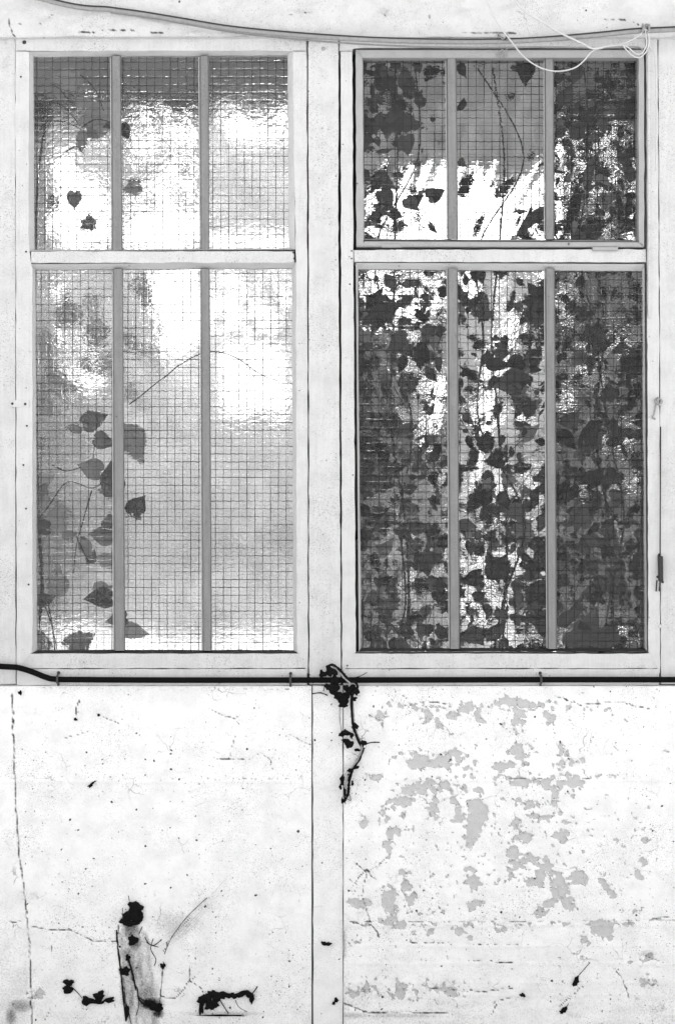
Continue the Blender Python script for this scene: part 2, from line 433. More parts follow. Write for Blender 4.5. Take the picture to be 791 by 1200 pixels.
def fields_right(X, Y):
    peel = blob_field(X, Y, [(a, b, c * 1.08, d * 1.08) for a, b, c, d in R1 + R2], 6.0, 3)
    fl = fbm(X / 4, Y / 4, 71)
    zone = np.clip(band(Y, 828, 8, X, 430, 720) + band(Y, 910, 4, X, 470, 735) + band(Y, 1082, 4, X, 410, 740) + band(Y, 1160, 14, X, 400, 560) + band(Y, 880, 5, X, 480, 560) * .6, 0, 1)
    reg = np.exp(-((X - 570) / 150) ** 2 - ((Y - 940) / 130) ** 2) * .55
    peel = np.maximum(peel, (fl - (.79 - .20 * np.maximum(zone, reg))) * 22)
    cr = [(1.2, [(412, 1040), (428, 1018), (440, 1030)]), (1.1, [(430, 1020), (424, 1050), (433, 1080), (446, 1100)]), (1.0, [(410, 1030), (422, 1040)]), (1.0, [(415, 1012), (432, 1022), (450, 1008)]),
          (1.0, [(410, 1080), (430, 1086), (436, 1083)]), (.9, [(720, 1135), (730, 1150), (737, 1172)]), (.9, [(655, 1180), (690, 1150)]),
          (1.3, [(760, 1078), (770, 1076), (785, 1074)]), (1.0, [(430, 838), (447, 845), (455, 838)]), (.9, [(447, 845), (449, 856)]), (.8, [(471, 828), (500, 822), (530, 826)]),
          (.9, [(650, 815), (680, 826), (720, 822), (760, 830)]), (1.4, [(403, 1175), (430, 1186), (470, 1186), (530, 1188)]), (.8, [(548, 1126), (600, 1128)]), (.8, [(482, 1105), (620, 1107)]),
          (.9, [(500, 1158), (560, 1162), (600, 1158)]), (.8, [(752, 1118), (765, 1124), (785, 1128)]), (.8, [(404, 1126), (400, 1100)]), (.8, [(575, 1190), (585, 1172), (600, 1168)])]
    crack = line_field(X, Y, cr, 2.0)
    # broken horizontal joints
    j = np.maximum(band(Y, 911 + 2 * fbm(X / 40, Y * 0, 4), 1.1, X, 560, 740), band(Y, 1081 - .004 * X + 2 * fbm(X / 40, Y * 0, 5), 1.0)) * (fbm(X / 9, Y * 0 + 3, 8) > .52)
    crack = np.maximum(crack, j * .8)
    stain = np.zeros(X.shape)
    for (cx, cy, rx, ry, a) in ((402, 1105, 5, 26, .55), (425, 1068, 13, 11, .28), (434, 840, 16, 9, .25), (432, 909, 7, 6, .35), (443, 846, 6, 12, .25), (410, 1190, 30, 5, .5), (470, 1190, 70, 4, .45), (757, 1118, 14, 6, .4), (760, 1155, 10, 14, .28), (770, 1182, 16, 8, .35), (450, 1165, 60, 14, .22), (560, 1163, 70, 7, .2), (672, 1190, 20, 6, .3), (405, 915, 5, 30, .35)):
        stain = np.maximum(stain, a * np.exp(-((X - cx) / rx) ** 2 - ((Y - cy) / ry) ** 2))
    stain = np.maximum(stain, .05 + .17 * np.clip((Y - 1085) / 90, 0, 1) * fbm(X / 30, Y / 8, 63) * 1.6 + .10 * band(Y, 808, 7) + .12 * band(Y, 912, 3) * fbm(X / 12, Y / 6, 64) + .12 * band(Y, 1083, 3) + .10 * np.clip((412 - X) / 8, 0, 1))
    relief = (fbm(X / 60, Y / 60, 2) - .5) * .0022 + (fbm(X / 9, Y / 9, 6) - .5) * .0006 - np.clip(peel, 0, 1) * .0016 + np.exp(-((peel + .8) / .8) ** 2) * .0009 * (fbm(X / 8, Y / 8, 61) > .5) - crack * .0012
    for yy_, a_ in ((868, .4), (913, 1.2), (960, .3), (1018, .35), (1083, 1.0), (1107, .6), (1128, .7), (1150, .5), (1165, .6)): relief = relief + .001 * a_ * np.clip((1 - np.abs(Y - yy_ - 3 * fbm(X / 60, 0 * Y, int(yy_))) / 2.4), 0, 1)
    return peel, crack, stain, relief

def fields_left(X, Y):
    peel = blob_field(X, Y, [(42, 1165, 6, 4)], 3, 11)
    zone = np.clip(band(Y, 913, 4, X, 170, 262) + band(Y, 806, 4) * .3 + band(Y, 1175, 14) * .5, 0, 1)
    peel = np.maximum(peel, (fbm(X / 4, Y / 4, 91) - (.86 - .16 * zone)) * 22)
    cr = [(1.5, [(15, 812), (17, 870), (19, 930), (23, 1000), (31, 1060), (36, 1120), (38, 1210)]),
          (.9, [(243, 829), (260, 838), (276, 843), (283, 838)]), (.8, [(276, 843), (281, 850)]), (1.0, [(276, 863), (271, 880), (269, 889)]), (.8, [(245, 886), (262, 890), (292, 889), (305, 882), (316, 890), (320, 902)]),
          (.9, [(339, 861), (365, 873)]), (1.1, [(94, 820), (90, 830), (89, 842)]), (.8, [(75, 866), (103, 857)]), (.8, [(113, 836), (140, 848)]),
          (1.1, [(36, 1085), (62, 1090), (85, 1090), (110, 1103), (138, 1104)]), (.9, [(60, 1095), (61, 1115)]), (1.1, [(11, 1079), (26, 1080)]),
          (1.7, [(139, 1085), (138, 1100), (141, 1130), (146, 1160), (149, 1195)]), (1.6, [(150, 1124), (157, 1148), (163, 1168), (176, 1180), (190, 1186)]), (1.0, [(192, 1128), (189, 1160), (186, 1190)]),
          (1.1, [(190, 1168), (205, 1171), (215, 1160), (222, 1148), (223, 1130)]), (.8, [(222, 1150), (236, 1158), (240, 1168)]), (.8, [(222, 1150), (235, 1138)]),
          (.9, [(193, 1115), (197, 1103), (205, 1095), (222, 1076)]), (.8, [(54, 1195), (60, 1180)])]
    crack = line_field(X, Y, cr, 1.6)
    j = np.maximum(band(Y, 806 + 1.5 * fbm(X / 30, Y * 0, 4), 1.0), band(Y, 912 + 2 * fbm(X / 20, Y * 0, 5), 1.2, X, 180, 360)) * (fbm(X / 7, Y * 0 + 3, 18) > .55)
    crack = np.maximum(crack, j * .8)
    stain = np.zeros(X.shape)
    for (cx, cy, rx, ry, a) in ((154, 1090, 12, 14, .55), (158, 1104, 11, 14, .55), (150, 1118, 12, 12, .45), (147, 1150, 7, 40, .42), (146, 1138, 7, 6, .75), (172, 1165, 16, 20, .48), (176, 1176, 16, 9, .75), (165, 1130, 18, 40, .25),
                                (205, 1082, 38, 20, .25), (235, 1062, 28, 10, .15), (25, 1178, 18, 10, .45), (14, 1190, 8, 14, .5), (30, 1050, 20, 12, .18), (290, 1165, 20, 14, .22), (185, 1188, 8, 6, .7), (60, 1080, 30, 8, .14), (260, 1188, 60, 4, .3)):
        stain = np.maximum(stain, 1.35 * a * np.exp(-(np.hypot((X - cx) / rx, (Y - cy) / ry) ** 3)))
    stain = np.minimum(stain, .95); xl = 138 + (Y - 1090) * .1; xr = 176 + (Y - 1100) * .14; inside = np.clip((X - xl) / 2, 0, 1) * np.clip((xr - X) / 3, 0, 1) * np.clip((Y - 1088) / 6, 0, 1)
    stain = np.maximum(stain, inside * (.36 + .7 * (fbm(X / 5, Y / 26, 44) - .35)))
    stain = np.maximum(stain, .045 + .15 * np.clip((Y - 1060) / 120, 0, 1) * fbm(X / 30, Y / 10, 65) * 1.6 + .12 * band(Y, 808, 6) + .12 * band(Y, 912, 4) * fbm(X / 12, Y / 6, 66) + .12 * np.clip((40 - X) / 10, 0, 1) * np.clip((Y - 900) / 200, 0, 1))
    relief = (fbm(X / 70, Y / 70, 12) - .5) * .0026 + (fbm(X / 9, Y / 9, 16) - .5) * .0005 - crack * .0012 - np.clip(peel, 0, 1) * .0006
    relief += np.clip((1 - np.abs(Y - 916) / 3), 0, 1) * .0010 + .004 * np.clip((20 + (Y - 812) * .045 - X) / 4, 0, 1)
    return peel, crack, stain, relief

def fields_head(X, Y):
    Z = np.zeros(X.shape)
    cr = [(1.1, [(11, 20), (13, 35), (20, 46)]), (1.0, [(20, 30), (30, 26)]), (1.2, [(538, 38), (570, 39), (605, 38)]), (1.0, [(340, 18), (370, 14)]), (1.0, [(449, 13), (453, 20)]), (.9, [(416, 11), (415, 22)]), (.9, [(502, 12), (503, 24)]),
          (.8, [(700, 22), (740, 24), (760, 34)]), (.8, [(45, 30), (66, 15)]), (1.0, [(85, 40), (140, 36), (190, 39)])]
    crack = line_field(X, Y, cr, 2.0)
    stain = Z.copy()
    for (cx, cy, rx, ry, a) in ((450, 14, 10, 5, .35), (350, 13, 14, 4, .3), (29, 49, 4, 4, .2)):
        stain = np.maximum(stain, a * np.exp(-((X - cx) / rx) ** 2 - ((Y - cy) / ry) ** 2))
    relief = (fbm(X / 50 + Y / 30, Y / 25, 22) - .5) * .014 + (fbm(X / 14, Y / 10, 26) - .5) * .006 - crack * .0012
    relief += .002 * np.clip((fbm(X / 30, Y / 14, 33) - .55) * 20, 0, 1)
    return Z - 3 + (fbm(X / 4, Y / 4, 3) - .62) * 6, crack, stain, relief

YW = -0.006
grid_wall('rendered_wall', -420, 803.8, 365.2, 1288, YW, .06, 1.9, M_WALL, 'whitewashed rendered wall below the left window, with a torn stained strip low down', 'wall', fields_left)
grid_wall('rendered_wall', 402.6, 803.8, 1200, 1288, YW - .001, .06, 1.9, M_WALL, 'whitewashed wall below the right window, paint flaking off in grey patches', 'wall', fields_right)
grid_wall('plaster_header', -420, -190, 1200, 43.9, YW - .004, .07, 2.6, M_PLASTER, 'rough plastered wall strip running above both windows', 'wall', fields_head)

# ------------------------------------------------------------------ posts, rails between the windows
def post(name, pts, y0, y1, mat, label, bev=.0015):
    bm = bmesh.new(); prism(bm, rough(pts), y0, y1, bev)
    zz = P(0, max(p[1] for p in pts), y0).z; xx = P(sum(p[0] for p in pts) / len(pts), 0, y0).x
    return tag(link(name, from_bm(bm), mat, base=(xx, y1, zz)), label, 'post')
post('timber_post', [(361.5, 44.5), (396.5, 44.5), (396.5, 300), (398, 520), (399.5, 802), (362.5, 802), (362, 420)], -.002, .06, M_POST, 'flat white timber post standing between the two windows')
post('board_strip', [(366.5, 803.5), (401.5, 803.5), (402, 1288), (367.5, 1288)], -.004, .06, M_STRIP, 'narrow white board between the two lower wall panels, under the timber post')
post('timber_post', [(-40, 44.5), (18.4, 44.5), (18.6, 582), (18.8, 785), (19.2, 802), (-40, 802)], .002, .06, M_POST, 'white timber post at the left edge beside the left window')
post('timber_post', [(771, 44.5), (840, 44.5), (840, 802), (774, 802), (773, 420)], .001, .06, M_POST, 'white timber post at the right edge carrying the iron bolt')
bm = bmesh.new(); prism(bm, R4(-430, 40, 1210, 1290), .062, .07)
# dark backing added behind the joints to stop light leaks; openings left free
bm.free(); 
def backing():
    bm = bmesh.new()
    for r in ((346, 30, 410, 806), (-60, 30, 26, 806), (764, 30, 850, 806), (-60, 796, 850, 812), (-60, 36, 850, 56)):
        pass
    prism(bm, R4(345, 58, 421, 795), .0475, .058); prism(bm, R4(-60, 58, 36, 795), .0475, .058); prism(bm, R4(751, 58, 850, 795), .0475, .058)
    prism(bm, R4(-60, 795, 850, 1290), .0605, .070, refy=.0475); prism(bm, R4(-60, 20, 850, 58), .0605, .070, refy=.0475)
    tag(link('joint_light_block', from_bm(bm), M_GAP, base=(0, .07, .0)), 'dark backing added to block light in the joints between posts and frames', 'boards')
backing()
# plain continuation of the front beyond the photograph
for sgn, xa, xb in ((-1, -420, -42), (1, 842, 1200)):
    bm = bmesh.new(); prism(bm, R4(xa, 44.5, xb, 802), .003, .06, .0015)
    tag(link('boarded_panel', from_bm(bm), M_POST, base=(P((xa + xb) / 2, 0).x, .06, P(0, 802).z)),
        'white boarded panel left of the left post' if sgn < 0 else 'white boarded panel right of the right post', 'panel')

# ------------------------------------------------------------------ wired glass and windows
def wire_mesh(x0, y0, x1, y1, y, phx=0.0, phy=0.0, seed=0):
    r = random.Random(seed); p = 9.2; verts = []; faces = []
    def run(fixed, a, b, vert):
        n = max(2, int((b - a) / 3.1)); ph = r.uniform(0, 6); drift = r.uniform(-.25, .25)
        prev = None
        for i in range(n + 1):
            t = a + (b - a) * i / n
            cell = math.sin(2 * math.pi * t / p + ph * .1)
            off = fixed + drift * math.sin(t / 60 + ph) + (.30 if not vert else .12) * cell + r.uniform(-.20, .20)
            px, py = (off, t) if vert else (t, off)
            c = P(px, py, y)
            rad = max(.14, .33 + .10 * math.sin(t / 17 + ph) + .07 * math.sin(t / 41 + 2 * ph + fixed) + r.uniform(-.07, .07)) * S
            k = len(verts)
            if vert: verts.extend([(c.x - rad, y, c.z), (c.x, y - rad, c.z), (c.x + rad, y, c.z), (c.x, y + rad, c.z)])
            else: verts.extend([(c.x, y, c.z - rad), (c.x, y - rad, c.z), (c.x, y, c.z + rad), (c.x, y + rad, c.z)])
            if prev is not None:
                for j in range(4): faces.append((prev + j, prev + (j + 1) % 4, k + (j + 1) % 4, k + j))
            prev = k
    x = x0 + (phx % p) + .8
    while x < x1 - .5: run(x, y0, y1, True); x += p
    z = y0 + (phy % p) + .8
    while z < y1 - .5: run(z, x0, x1, False); z += p
    me = bpy.data.meshes.new('wire'); me.from_pydata(verts, [], faces); return me

def lerp(a, b, t): return a + (b - a) * t

def window(label, group, frame_mat, gmat, stiles, rails, lights, sash, seed, base_px):
    base = P(base_px, 802, 0); base.y = .045
    T = thing('window', base, label, 'window', group)
    for q in stiles:
        bm = bmesh.new(); prism(bm, rough(q), 0.0, .045, .0014); link('stile', from_bm(bm), frame_mat, T)
    for q in rails:
        bm = bmesh.new(); prism(bm, rough(q), .0006, .044, .0014); link('rail', from_bm(bm), frame_mat, T)
    for L in lights:
        (tlx, tly), (trx, try_), (brx, bry), (blx, bly) = L['q']; fr = L.get('front', .001); ms = L.get('bead', M_PUTTY); G = L.get('glass', .018)
        # beads: sloped putty on four sides
        bw, tw, dn = L.get('side', 3), L.get('top', 8), L.get('bot', 1.0)
        outer = [(tlx - bw, tly - tw), (trx + bw, try_ - tw), (brx + bw, bry + dn), (blx - bw, bly + dn)]
        inner = [(tlx, tly), (trx, try_), (brx, bry), (blx, bly)]
        for i in range(4):
            j = (i + 1) % 4; bm = bmesh.new()
            seg = 14; fr_o = []; fr_i = []; bo = []; bi = []
            for k in range(seg + 1):
                t = k / seg; ox, oy = lerp(outer[i][0], outer[j][0], t), lerp(outer[i][1], outer[j][1], t)
                ix, iy = lerp(inner[i][0], inner[j][0], t), lerp(inner[i][1], inner[j][1], t)
                e = (random.random() - .5) * .8
                a = P(ox, oy, fr); b = P(ix + (e if i in (1, 3) else 0), iy + (e if i in (0, 2) else 0), G)
                fr_o.append(bm.verts.new((a.x, fr - .0007, a.z))); fr_i.append(bm.verts.new((b.x, G - .0015, b.z)))
                bo.append(bm.verts.new((a.x, G + .010, a.z))); bi.append(bm.verts.new((b.x, G + .010, b.z)))
            for k in range(seg):
                for A, B in ((fr_o, fr_i), (fr_i, bi), (bi, bo), (bo, fr_o)): bm.faces.new((A[k], A[k + 1], B[k + 1], B[k]))
            for k in (0, seg): bm.faces.new((fr_o[k], fr_i[k], bi[k], bo[k]))
            link('putty_and_lit_edge', from_bm(bm), M_GAP if (i == 2 and dn > 2) else ms, T)
        # glazing bars
        for (xa, xb, xc, xd) in L['bars']:       # left/right at top, left/right at bottom
            bm = bmesh.new()
            top = tly - 1.5; bot = bly + .5; ym = .001
            cs = []
            for (l, r_, yy) in ((xa, xb, top), (xc, xd, bot)):
                f = []
                for (px, yd) in ((l - .2, G - .001), (l + 1.3, ym), (r_ - 1.3, ym), (r_ + .2, G - .001), (r_ - 1.5, G + .014), (l + 1.5, G + .014)):
                    c = P(px, yy, yd); f.append(bm.verts.new((c.x, yd, c.z)))
                cs.append(f)
            for k in range(6): bm.faces.new((cs[0][k], cs[0][(k + 1) % 6], cs[1][(k + 1) % 6], cs[1][k]))
            bm.faces.new(cs[0]); bm.faces.new(cs[1][::-1])
            link('glazing_bar', from_bm(bm), M_BAR, T)
            # pale tube along the bar's left: its lit edge put into colour
            bm = bmesh.new()
            for (off, wd) in ((0, 1.5),):
                pts = [P(xa - 1.0, top + 2, G - .002), P(lerp(xa, xc, .5) - 1.0 , (top + bot) / 2, G - .002), P(xc - 1.0, bot - 1, G - .002)]
                tube(bm, spline(pts, 10), .0009, 5)
            link('putty_and_lit_edge', from_bm(bm), M_PUTTY, T)
        # panes
        tops = [tlx] + [v for b in L['bars'] for v in (b[0], b[1])] + [trx]
        bots = [blx] + [v for b in L['bars'] for v in (b[2], b[3])] + [brx]
        for k in range(len(L['bars']) + 1):
            a, b, c, d = tops[2 * k], tops[2 * k + 1], bots[2 * k + 1], bots[2 * k]
            e = 2.0
            bm = bmesh.new(); prism(bm, [(a - e, tly - e), (b + e, tly - e), (c + e, bly + e), (d - e, bly + e)], G, G + .006)
            pane = link('pane', from_bm(bm), L.get('gmat', gmat), T)
            seed += 1
            wm = link('wire_mesh', wire_mesh(min(a, d), tly, max(b, c), bly, G - .0012, L['wx'][k], L['wy'], seed), M_WIRE_D if sash else M_WIRE, pane, base=parent_world(pane))
            wm['kind'] = 'stuff'
    return T

WL = window('left window of six pale bright wired panes with a few leaves behind them', 'pair of wired glass windows', M_FRAME, M_GLASS_L,
    stiles=[[(18.5, 60), (35, 60), (34, 293), (38.5, 316), (38.5, 764), (20, 790), (19.5, 430)], [(343, 60), (359.5, 60), (360.5, 420), (361, 790), (348, 764), (347, 316)]],
    rails=[[(18.5, 45), (359.5, 45), (359.5, 59.5), (18.5, 59.5)], [(36.6, 294.5), (344.6, 294.5), (345, 308), (36.6, 308)], [(20.5, 766), (360.5, 766), (361, 783), (20.5, 783)]],
    lights=[dict(q=[(40, 67), (337, 65), (339, 291), (41, 293)], bars=[(131, 142, 132, 144), (234.5, 245, 235.5, 245.5)], side=7, top=6.5, bot=1.2, wx=[3, 2, 4], wy=5),
            dict(q=[(42, 316.5), (342, 314.5), (344, 762), (44, 762)], bars=[(133, 144.5, 134.5, 147), (235.5, 246, 238, 248.5)], side=5.5, top=7, bot=3.2, wx=[6, 5, 6], wy=3)],
    sash=None, seed=10, base_px=190)
SASHB = M_SASH
WR = window('right window of six dark wired panes filled with climbing leaves', 'pair of wired glass windows', M_FRAME, M_GLASS_R,
    stiles=[[(399, 60), (413, 60), (414, 316), (417, 764), (401, 790), (400, 430)], [(757, 45), (770, 45), (772, 420), (773, 790), (759.5, 764), (758, 316)]],
    rails=[[(397.5, 45), (756, 45), (756, 56), (413.5, 56), (413, 59.5), (397.5, 59.5)], [(414.2, 293), (756.5, 292), (757, 307), (415, 307)], [(401.5, 766), (772.5, 766), (773, 783), (401.5, 783)]],
    lights=[dict(q=[(425.5, 69), (747, 70), (747, 282), (427, 280)], bars=[(523, 534.5, 524.5, 536.5), (638, 648.5, 638.5, 649)], side=1.2, top=1.2, bot=1.2, wx=[0, 4, 2], wy=4, bead=SASHB),
            dict(q=[(419.5, 316), (752, 317.5), (755, 760), (423, 760)], bars=[(524.5, 536, 527, 538.5), (638.5, 649.5, 641.5, 652)], side=2.5, top=8, bot=3.2, wx=[5, 2, 4], wy=2)],
    sash=True, seed=40, base_px=585)
# opening top sash of the right window: four members standing in its own dark gap
for q in ([(416.8, 58.5), (424.5, 66.5), (426, 281), (426, 288.5), (417.6, 288.5)], [(754.3, 58.5), (754.6, 289), (748.2, 284), (748, 68)], ):
    bm = bmesh.new(); prism(bm, rough(q), -.003, .034, .0012); link('sash_stile', from_bm(bm), M_SASH, WR)
for q in ([(417, 58.2), (754, 58.2), (748, 67.6), (425, 67.6)], [(427.5, 282.6), (747.5, 283.6), (754, 289.4), (418, 288.9)]):
    bm = bmesh.new(); prism(bm, q, -.0033, .034, .0012); link('sash_rail', from_bm(bm), M_SASH, WR)
for xa, xb, yy in ((447, 470, 287.5), (694, 724, 291.5)):
    bm = bmesh.new(); prism(bm, R4(xa, yy - 2.2, xb, yy + 2.2), -.0055, .0, .001); link('sash_catch', from_bm(bm), M_SASH, WR)
# sill boards below each window
for a, b, T_ in ((20, 360, WL), (402, 772, WR)):
    bm = bmesh.new(); prism(bm, rough(R4(a, 784.0, b, 803.2)), -.0012, .06, .0010); link('sill_board', from_bm(bm), M_FRAME, T_)
# nail heads
def nail(px, py, parent, y=0.0, r=1.5, mat=None):
    bm = bmesh.new(); c = P(px, py, y)
    bmesh.ops.create_cone(bm, cap_ends=True, segments=8, radius1=r * S, radius2=r * S * .6, depth=.0016, matrix=Matrix.Translation((c.x, y - .0009, c.z)) @ Matrix.Rotation(math.radians(90), 4, 'X'))
    link('nail_head', from_bm(bm), mat or M_RUST, parent)
for px, py in ((344, 296), (345, 303), (32, 499), (25, 90), (28, 545), (31, 596), (34, 685), (31, 295)): nail(px, py, WL, 0, 1.2)
for px, py in ((412, 294), (412, 303), (410, 333), (407, 780)): nail(px, py, WR, 0, 1.0)
# small iron strap let into the left stile
bm = bmesh.new(); prism(bm, R4(12, 469, 35, 477), -.0014, .0015, .0005); hp = link('hinge_strap', from_bm(bm), M_FRAME, WL)
nail(15, 473, WL, -.0014, 1.6); nail(30, 473.5, WL, -.0014, 1.6)

# ------------------------------------------------------------------ added lean-to behind the glass; its cover and rear partition shape the light
YB = 1.20
def iprism(bm, x0, z0, x1, z1, y0, y1):
    v = [bm.verts.new(c) for c in ((x0, y0, z0), (x1, y0, z0), (x1, y0, z1), (x0, y0, z1), (x0, y1, z0), (x1, y1, z0), (x1, y1, z1), (x0, y1, z1))]
    for f in ((0, 1, 2, 3), (7, 6, 5, 4), (0, 4, 5, 1), (3, 2, 6, 7), (0, 3, 7, 4), (1, 5, 6, 2)): bm.faces.new([v[i] for i in f])
bm = bmesh.new(); iprism(bm, -1.4, .004, 1.4, .06, .075, YB - .03)
tag(link('floor', from_bm(bm), M_FLOOR), kind='structure')
bm = bmesh.new(); iprism(bm, -1.45, 2.12, 1.45, 2.17, -.02, YB + .25)
tag(link('dimming_roof', from_bm(bm), M_INT), kind='structure')  # unseen cover added over the room to keep its inside dim
for sx, lb in ((-1, 'left'), (1, 'right')):
    bm = bmesh.new(); x = sx * 1.4; iprism(bm, min(x, x + sx * .05), .004, max(x, x + sx * .05), 2.118, .075, YB + .03)
    tag(link('side_wall', from_bm(bm), M_INT, base=(x, .6, 0)), 'plain timber side wall closing the ' + lb + ' end of the lean-to', 'wall')
BW = thing('added_partition', (0, YB, 0), 'added rear partition with bright and grey light patches painted on it, behind the windows', 'partition')
def bar(x0, z0, x1, z1, nm='mullion', y0=YB - .03, y1=YB + .03):
    bm = bmesh.new(); iprism(bm, x0, z0, x1, z1, y0, y1); link(nm, from_bm(bm), M_INT, BW)
zt = P(0, 112, YB).z
bar(-1.4, zt, 1.4, 2.118, 'lintel', YB - .032); bar(-1.4, .004, 1.4, .20, 'kerb_board', YB - .032)
for px in (-60, 22, 380, 800): bar(P(px, 0, YB).x - .02, .201, P(px, 0, YB).x + .02, zt - .001)
def light_backdrop():  # tone and clear maps paint the light seen through the front panes
    step = 3.0; x0, x1, y0, y1 = -340, 1130, 100, 985
    nx = int((x1 - x0) / step) + 1; ny = int((y1 - y0) / step) + 1
    X, Y = np.meshgrid(np.linspace(x0, x1, nx), np.linspace(y0, y1, ny))
    left = X < 380
    n1 = fbm(X / 28, Y / 22, 101); n2 = fbm(X / 12, Y / 10, 103); n3 = fbm((X + .4 * Y) / 7, (Y - .4 * X) / 60, 107)
    def box(xa, xb, ya, yb, s=12.0): 
        return np.clip((X - xa) / s, 0, 1) * np.clip((xb - X) / s, 0, 1) * np.clip((Y - ya) / s, 0, 1) * np.clip((yb - Y) / s, 0, 1)
    def el(cx, cy, rx, ry): return np.clip(1.6 - np.sqrt(((X - cx) / rx) ** 2 + ((Y - cy) / ry) ** 2) * 1.1, 0, 1)
    # left window
    sm = lambda v: np.clip(v, 0, 1)
    n4 = fbm(X / 9, Y / 6, 131)
    # left window: bright and grey light tones painted into the film
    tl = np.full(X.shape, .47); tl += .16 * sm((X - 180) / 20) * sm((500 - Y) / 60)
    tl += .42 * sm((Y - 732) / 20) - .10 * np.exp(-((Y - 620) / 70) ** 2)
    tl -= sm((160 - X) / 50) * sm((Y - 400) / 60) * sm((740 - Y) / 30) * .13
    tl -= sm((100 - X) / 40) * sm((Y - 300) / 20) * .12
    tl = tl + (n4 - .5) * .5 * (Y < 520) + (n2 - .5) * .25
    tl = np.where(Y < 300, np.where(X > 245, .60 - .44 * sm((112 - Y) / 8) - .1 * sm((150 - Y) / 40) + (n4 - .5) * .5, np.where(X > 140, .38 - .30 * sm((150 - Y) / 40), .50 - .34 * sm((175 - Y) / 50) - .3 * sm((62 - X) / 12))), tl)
    # right window: much darker light tones painted in
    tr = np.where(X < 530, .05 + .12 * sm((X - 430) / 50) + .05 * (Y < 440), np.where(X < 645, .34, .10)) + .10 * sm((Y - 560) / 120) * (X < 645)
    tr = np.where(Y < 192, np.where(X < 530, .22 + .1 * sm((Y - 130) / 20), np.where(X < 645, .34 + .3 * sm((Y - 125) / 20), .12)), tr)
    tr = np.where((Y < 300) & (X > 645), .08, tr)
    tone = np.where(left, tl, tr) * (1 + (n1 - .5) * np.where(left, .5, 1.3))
    # open patches that let full sky light show
    cl = np.zeros(X.shape)
    cl = np.maximum(cl, el(98, 250, 36, 44)); cl = np.maximum(cl, el(190, 272, 50, 28)); cl = np.maximum(cl, el(290, 283, 60, 12) * .75); cl = np.maximum(cl, el(75, 200, 16, 30) * .6)
    cl = np.maximum(cl, box(142, 240, 112, 270, 14) * sm((n4 - .50) * 12) * .95); cl = np.maximum(cl, box(95, 132, 115, 165, 8) * sm((n2 - .5) * 9) * .9)
    cl = np.maximum(cl, box(250, 340, 118, 165, 10) * sm((n1 - .48) * 9) * .9)
    cl = np.maximum(cl, el(212, 358, 36, 58)); cl = np.maximum(cl, box(248, 345, 392, 492, 14) * .68); cl = np.maximum(cl, box(246, 345, 312, 400, 10) * sm((n4 - .47) * 9) * .9)
    cl = np.maximum(cl, box(45, 80, 322, 350, 10) * sm((n4 - .45) * 10) * .9); cl = np.maximum(cl, box(58, 130, 375, 470, 12) * sm((n4 - .50) * 12) * .95); cl = np.maximum(cl, el(300, 758, 60, 10) * .75); cl = np.maximum(cl, el(180, 758, 60, 8) * .6); cl = np.maximum(cl, box(60, 130, 735, 760, 6) * sm((n4 - .5) * 10))
    cl = cl + (n1 - .5) * .9 * (cl > .02) + (n2 - .5) * .7 * (cl > .02)
    cr = np.zeros(X.shape)
    edge = 190 + (n3 - .5) * 60 + sm((455 - X) / 20) * 60 + sm((X - 640) / 25) * 60
    cr = np.maximum(cr, box(425, 660, 150, 305, 6)); cr = cr * np.where((Y > 240) & (Y < 300) & (n3 < .40) & ((X > 610) | (X < 470)), .3, 1)
    for ax, ay, bx, by, wd in ((607, 365, 575, 440, 9), (575, 440, 568, 505, 8), (570, 500, 556, 560, 7), (600, 560, 570, 600, 6), (518, 450, 500, 520, 8), (640, 330, 655, 300, 8), (545, 325, 560, 350, 9), (575, 610, 640, 560, 7)):
        dx, dy = bx - ax, by - ay; t = np.clip(((X - ax) * dx + (Y - ay) * dy) / (dx * dx + dy * dy), 0, 1)
        cr = np.maximum(cr, np.clip(1.25 - np.hypot(X - ax - t * dx, Y - ay - t * dy) / wd, 0, 1))
    n4 = fbm(X / 9, Y / 6, 131)
    pat = sm((n1 - np.where(X < 645, np.where((X < 530) & (Y > 440), .56, .56), .58)) * 9) * sm((n4 - np.where(X < 645, .50, .54)) * 10)
    cr = np.maximum(cr, np.where(Y > 300, pat * np.where((X < 460) & (Y > 400), .0, 1), 0))
    cr = np.maximum(cr, np.where((Y > 150) & (Y < 300) & (X > 645), sm((n4 - .60) * 12), 0)); cr = np.maximum(cr, box(600, 645, 130, 195, 6) * sm((n4 - .5) * 10))
    cr = np.maximum(cr, el(450, 335, 36, 40) * sm((n2 - .42) * 10)); cr = np.maximum(cr, el(500, 345, 26, 34) * sm((n2 - .45) * 10)); cr = np.maximum(cr, el(560, 700, 40, 50) * sm((n4 - .5) * 10))
    clear = np.where(left, cl, cr)
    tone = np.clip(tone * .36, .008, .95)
    k = (D + YB) / D
    co = np.stack([(X - CX) * S * k, np.full(X.shape, YB), ZC + (CY - Y) * S * k], -1).reshape(-1, 3)
    co[:, 2] = np.maximum(co[:, 2], .19)
    idx = np.arange(nx * ny).reshape(ny, nx)
    q = np.stack([idx[:-1, :-1], idx[1:, :-1], idx[1:, 1:], idx[:-1, 1:]], -1).reshape(-1, 4)
    me = bpy.data.meshes.new('light_film'); me.from_pydata(co.tolist(), [], q.tolist())
    for nm, a in (('tone', tone), ('clear', clear)):
        at = me.attributes.new(nm, 'FLOAT', 'POINT'); at.data.foreach_set('value', a.reshape(-1).astype(np.float32))
    link('light_patch_pane', me, M_LIGHT_FILM, BW)
light_backdrop()

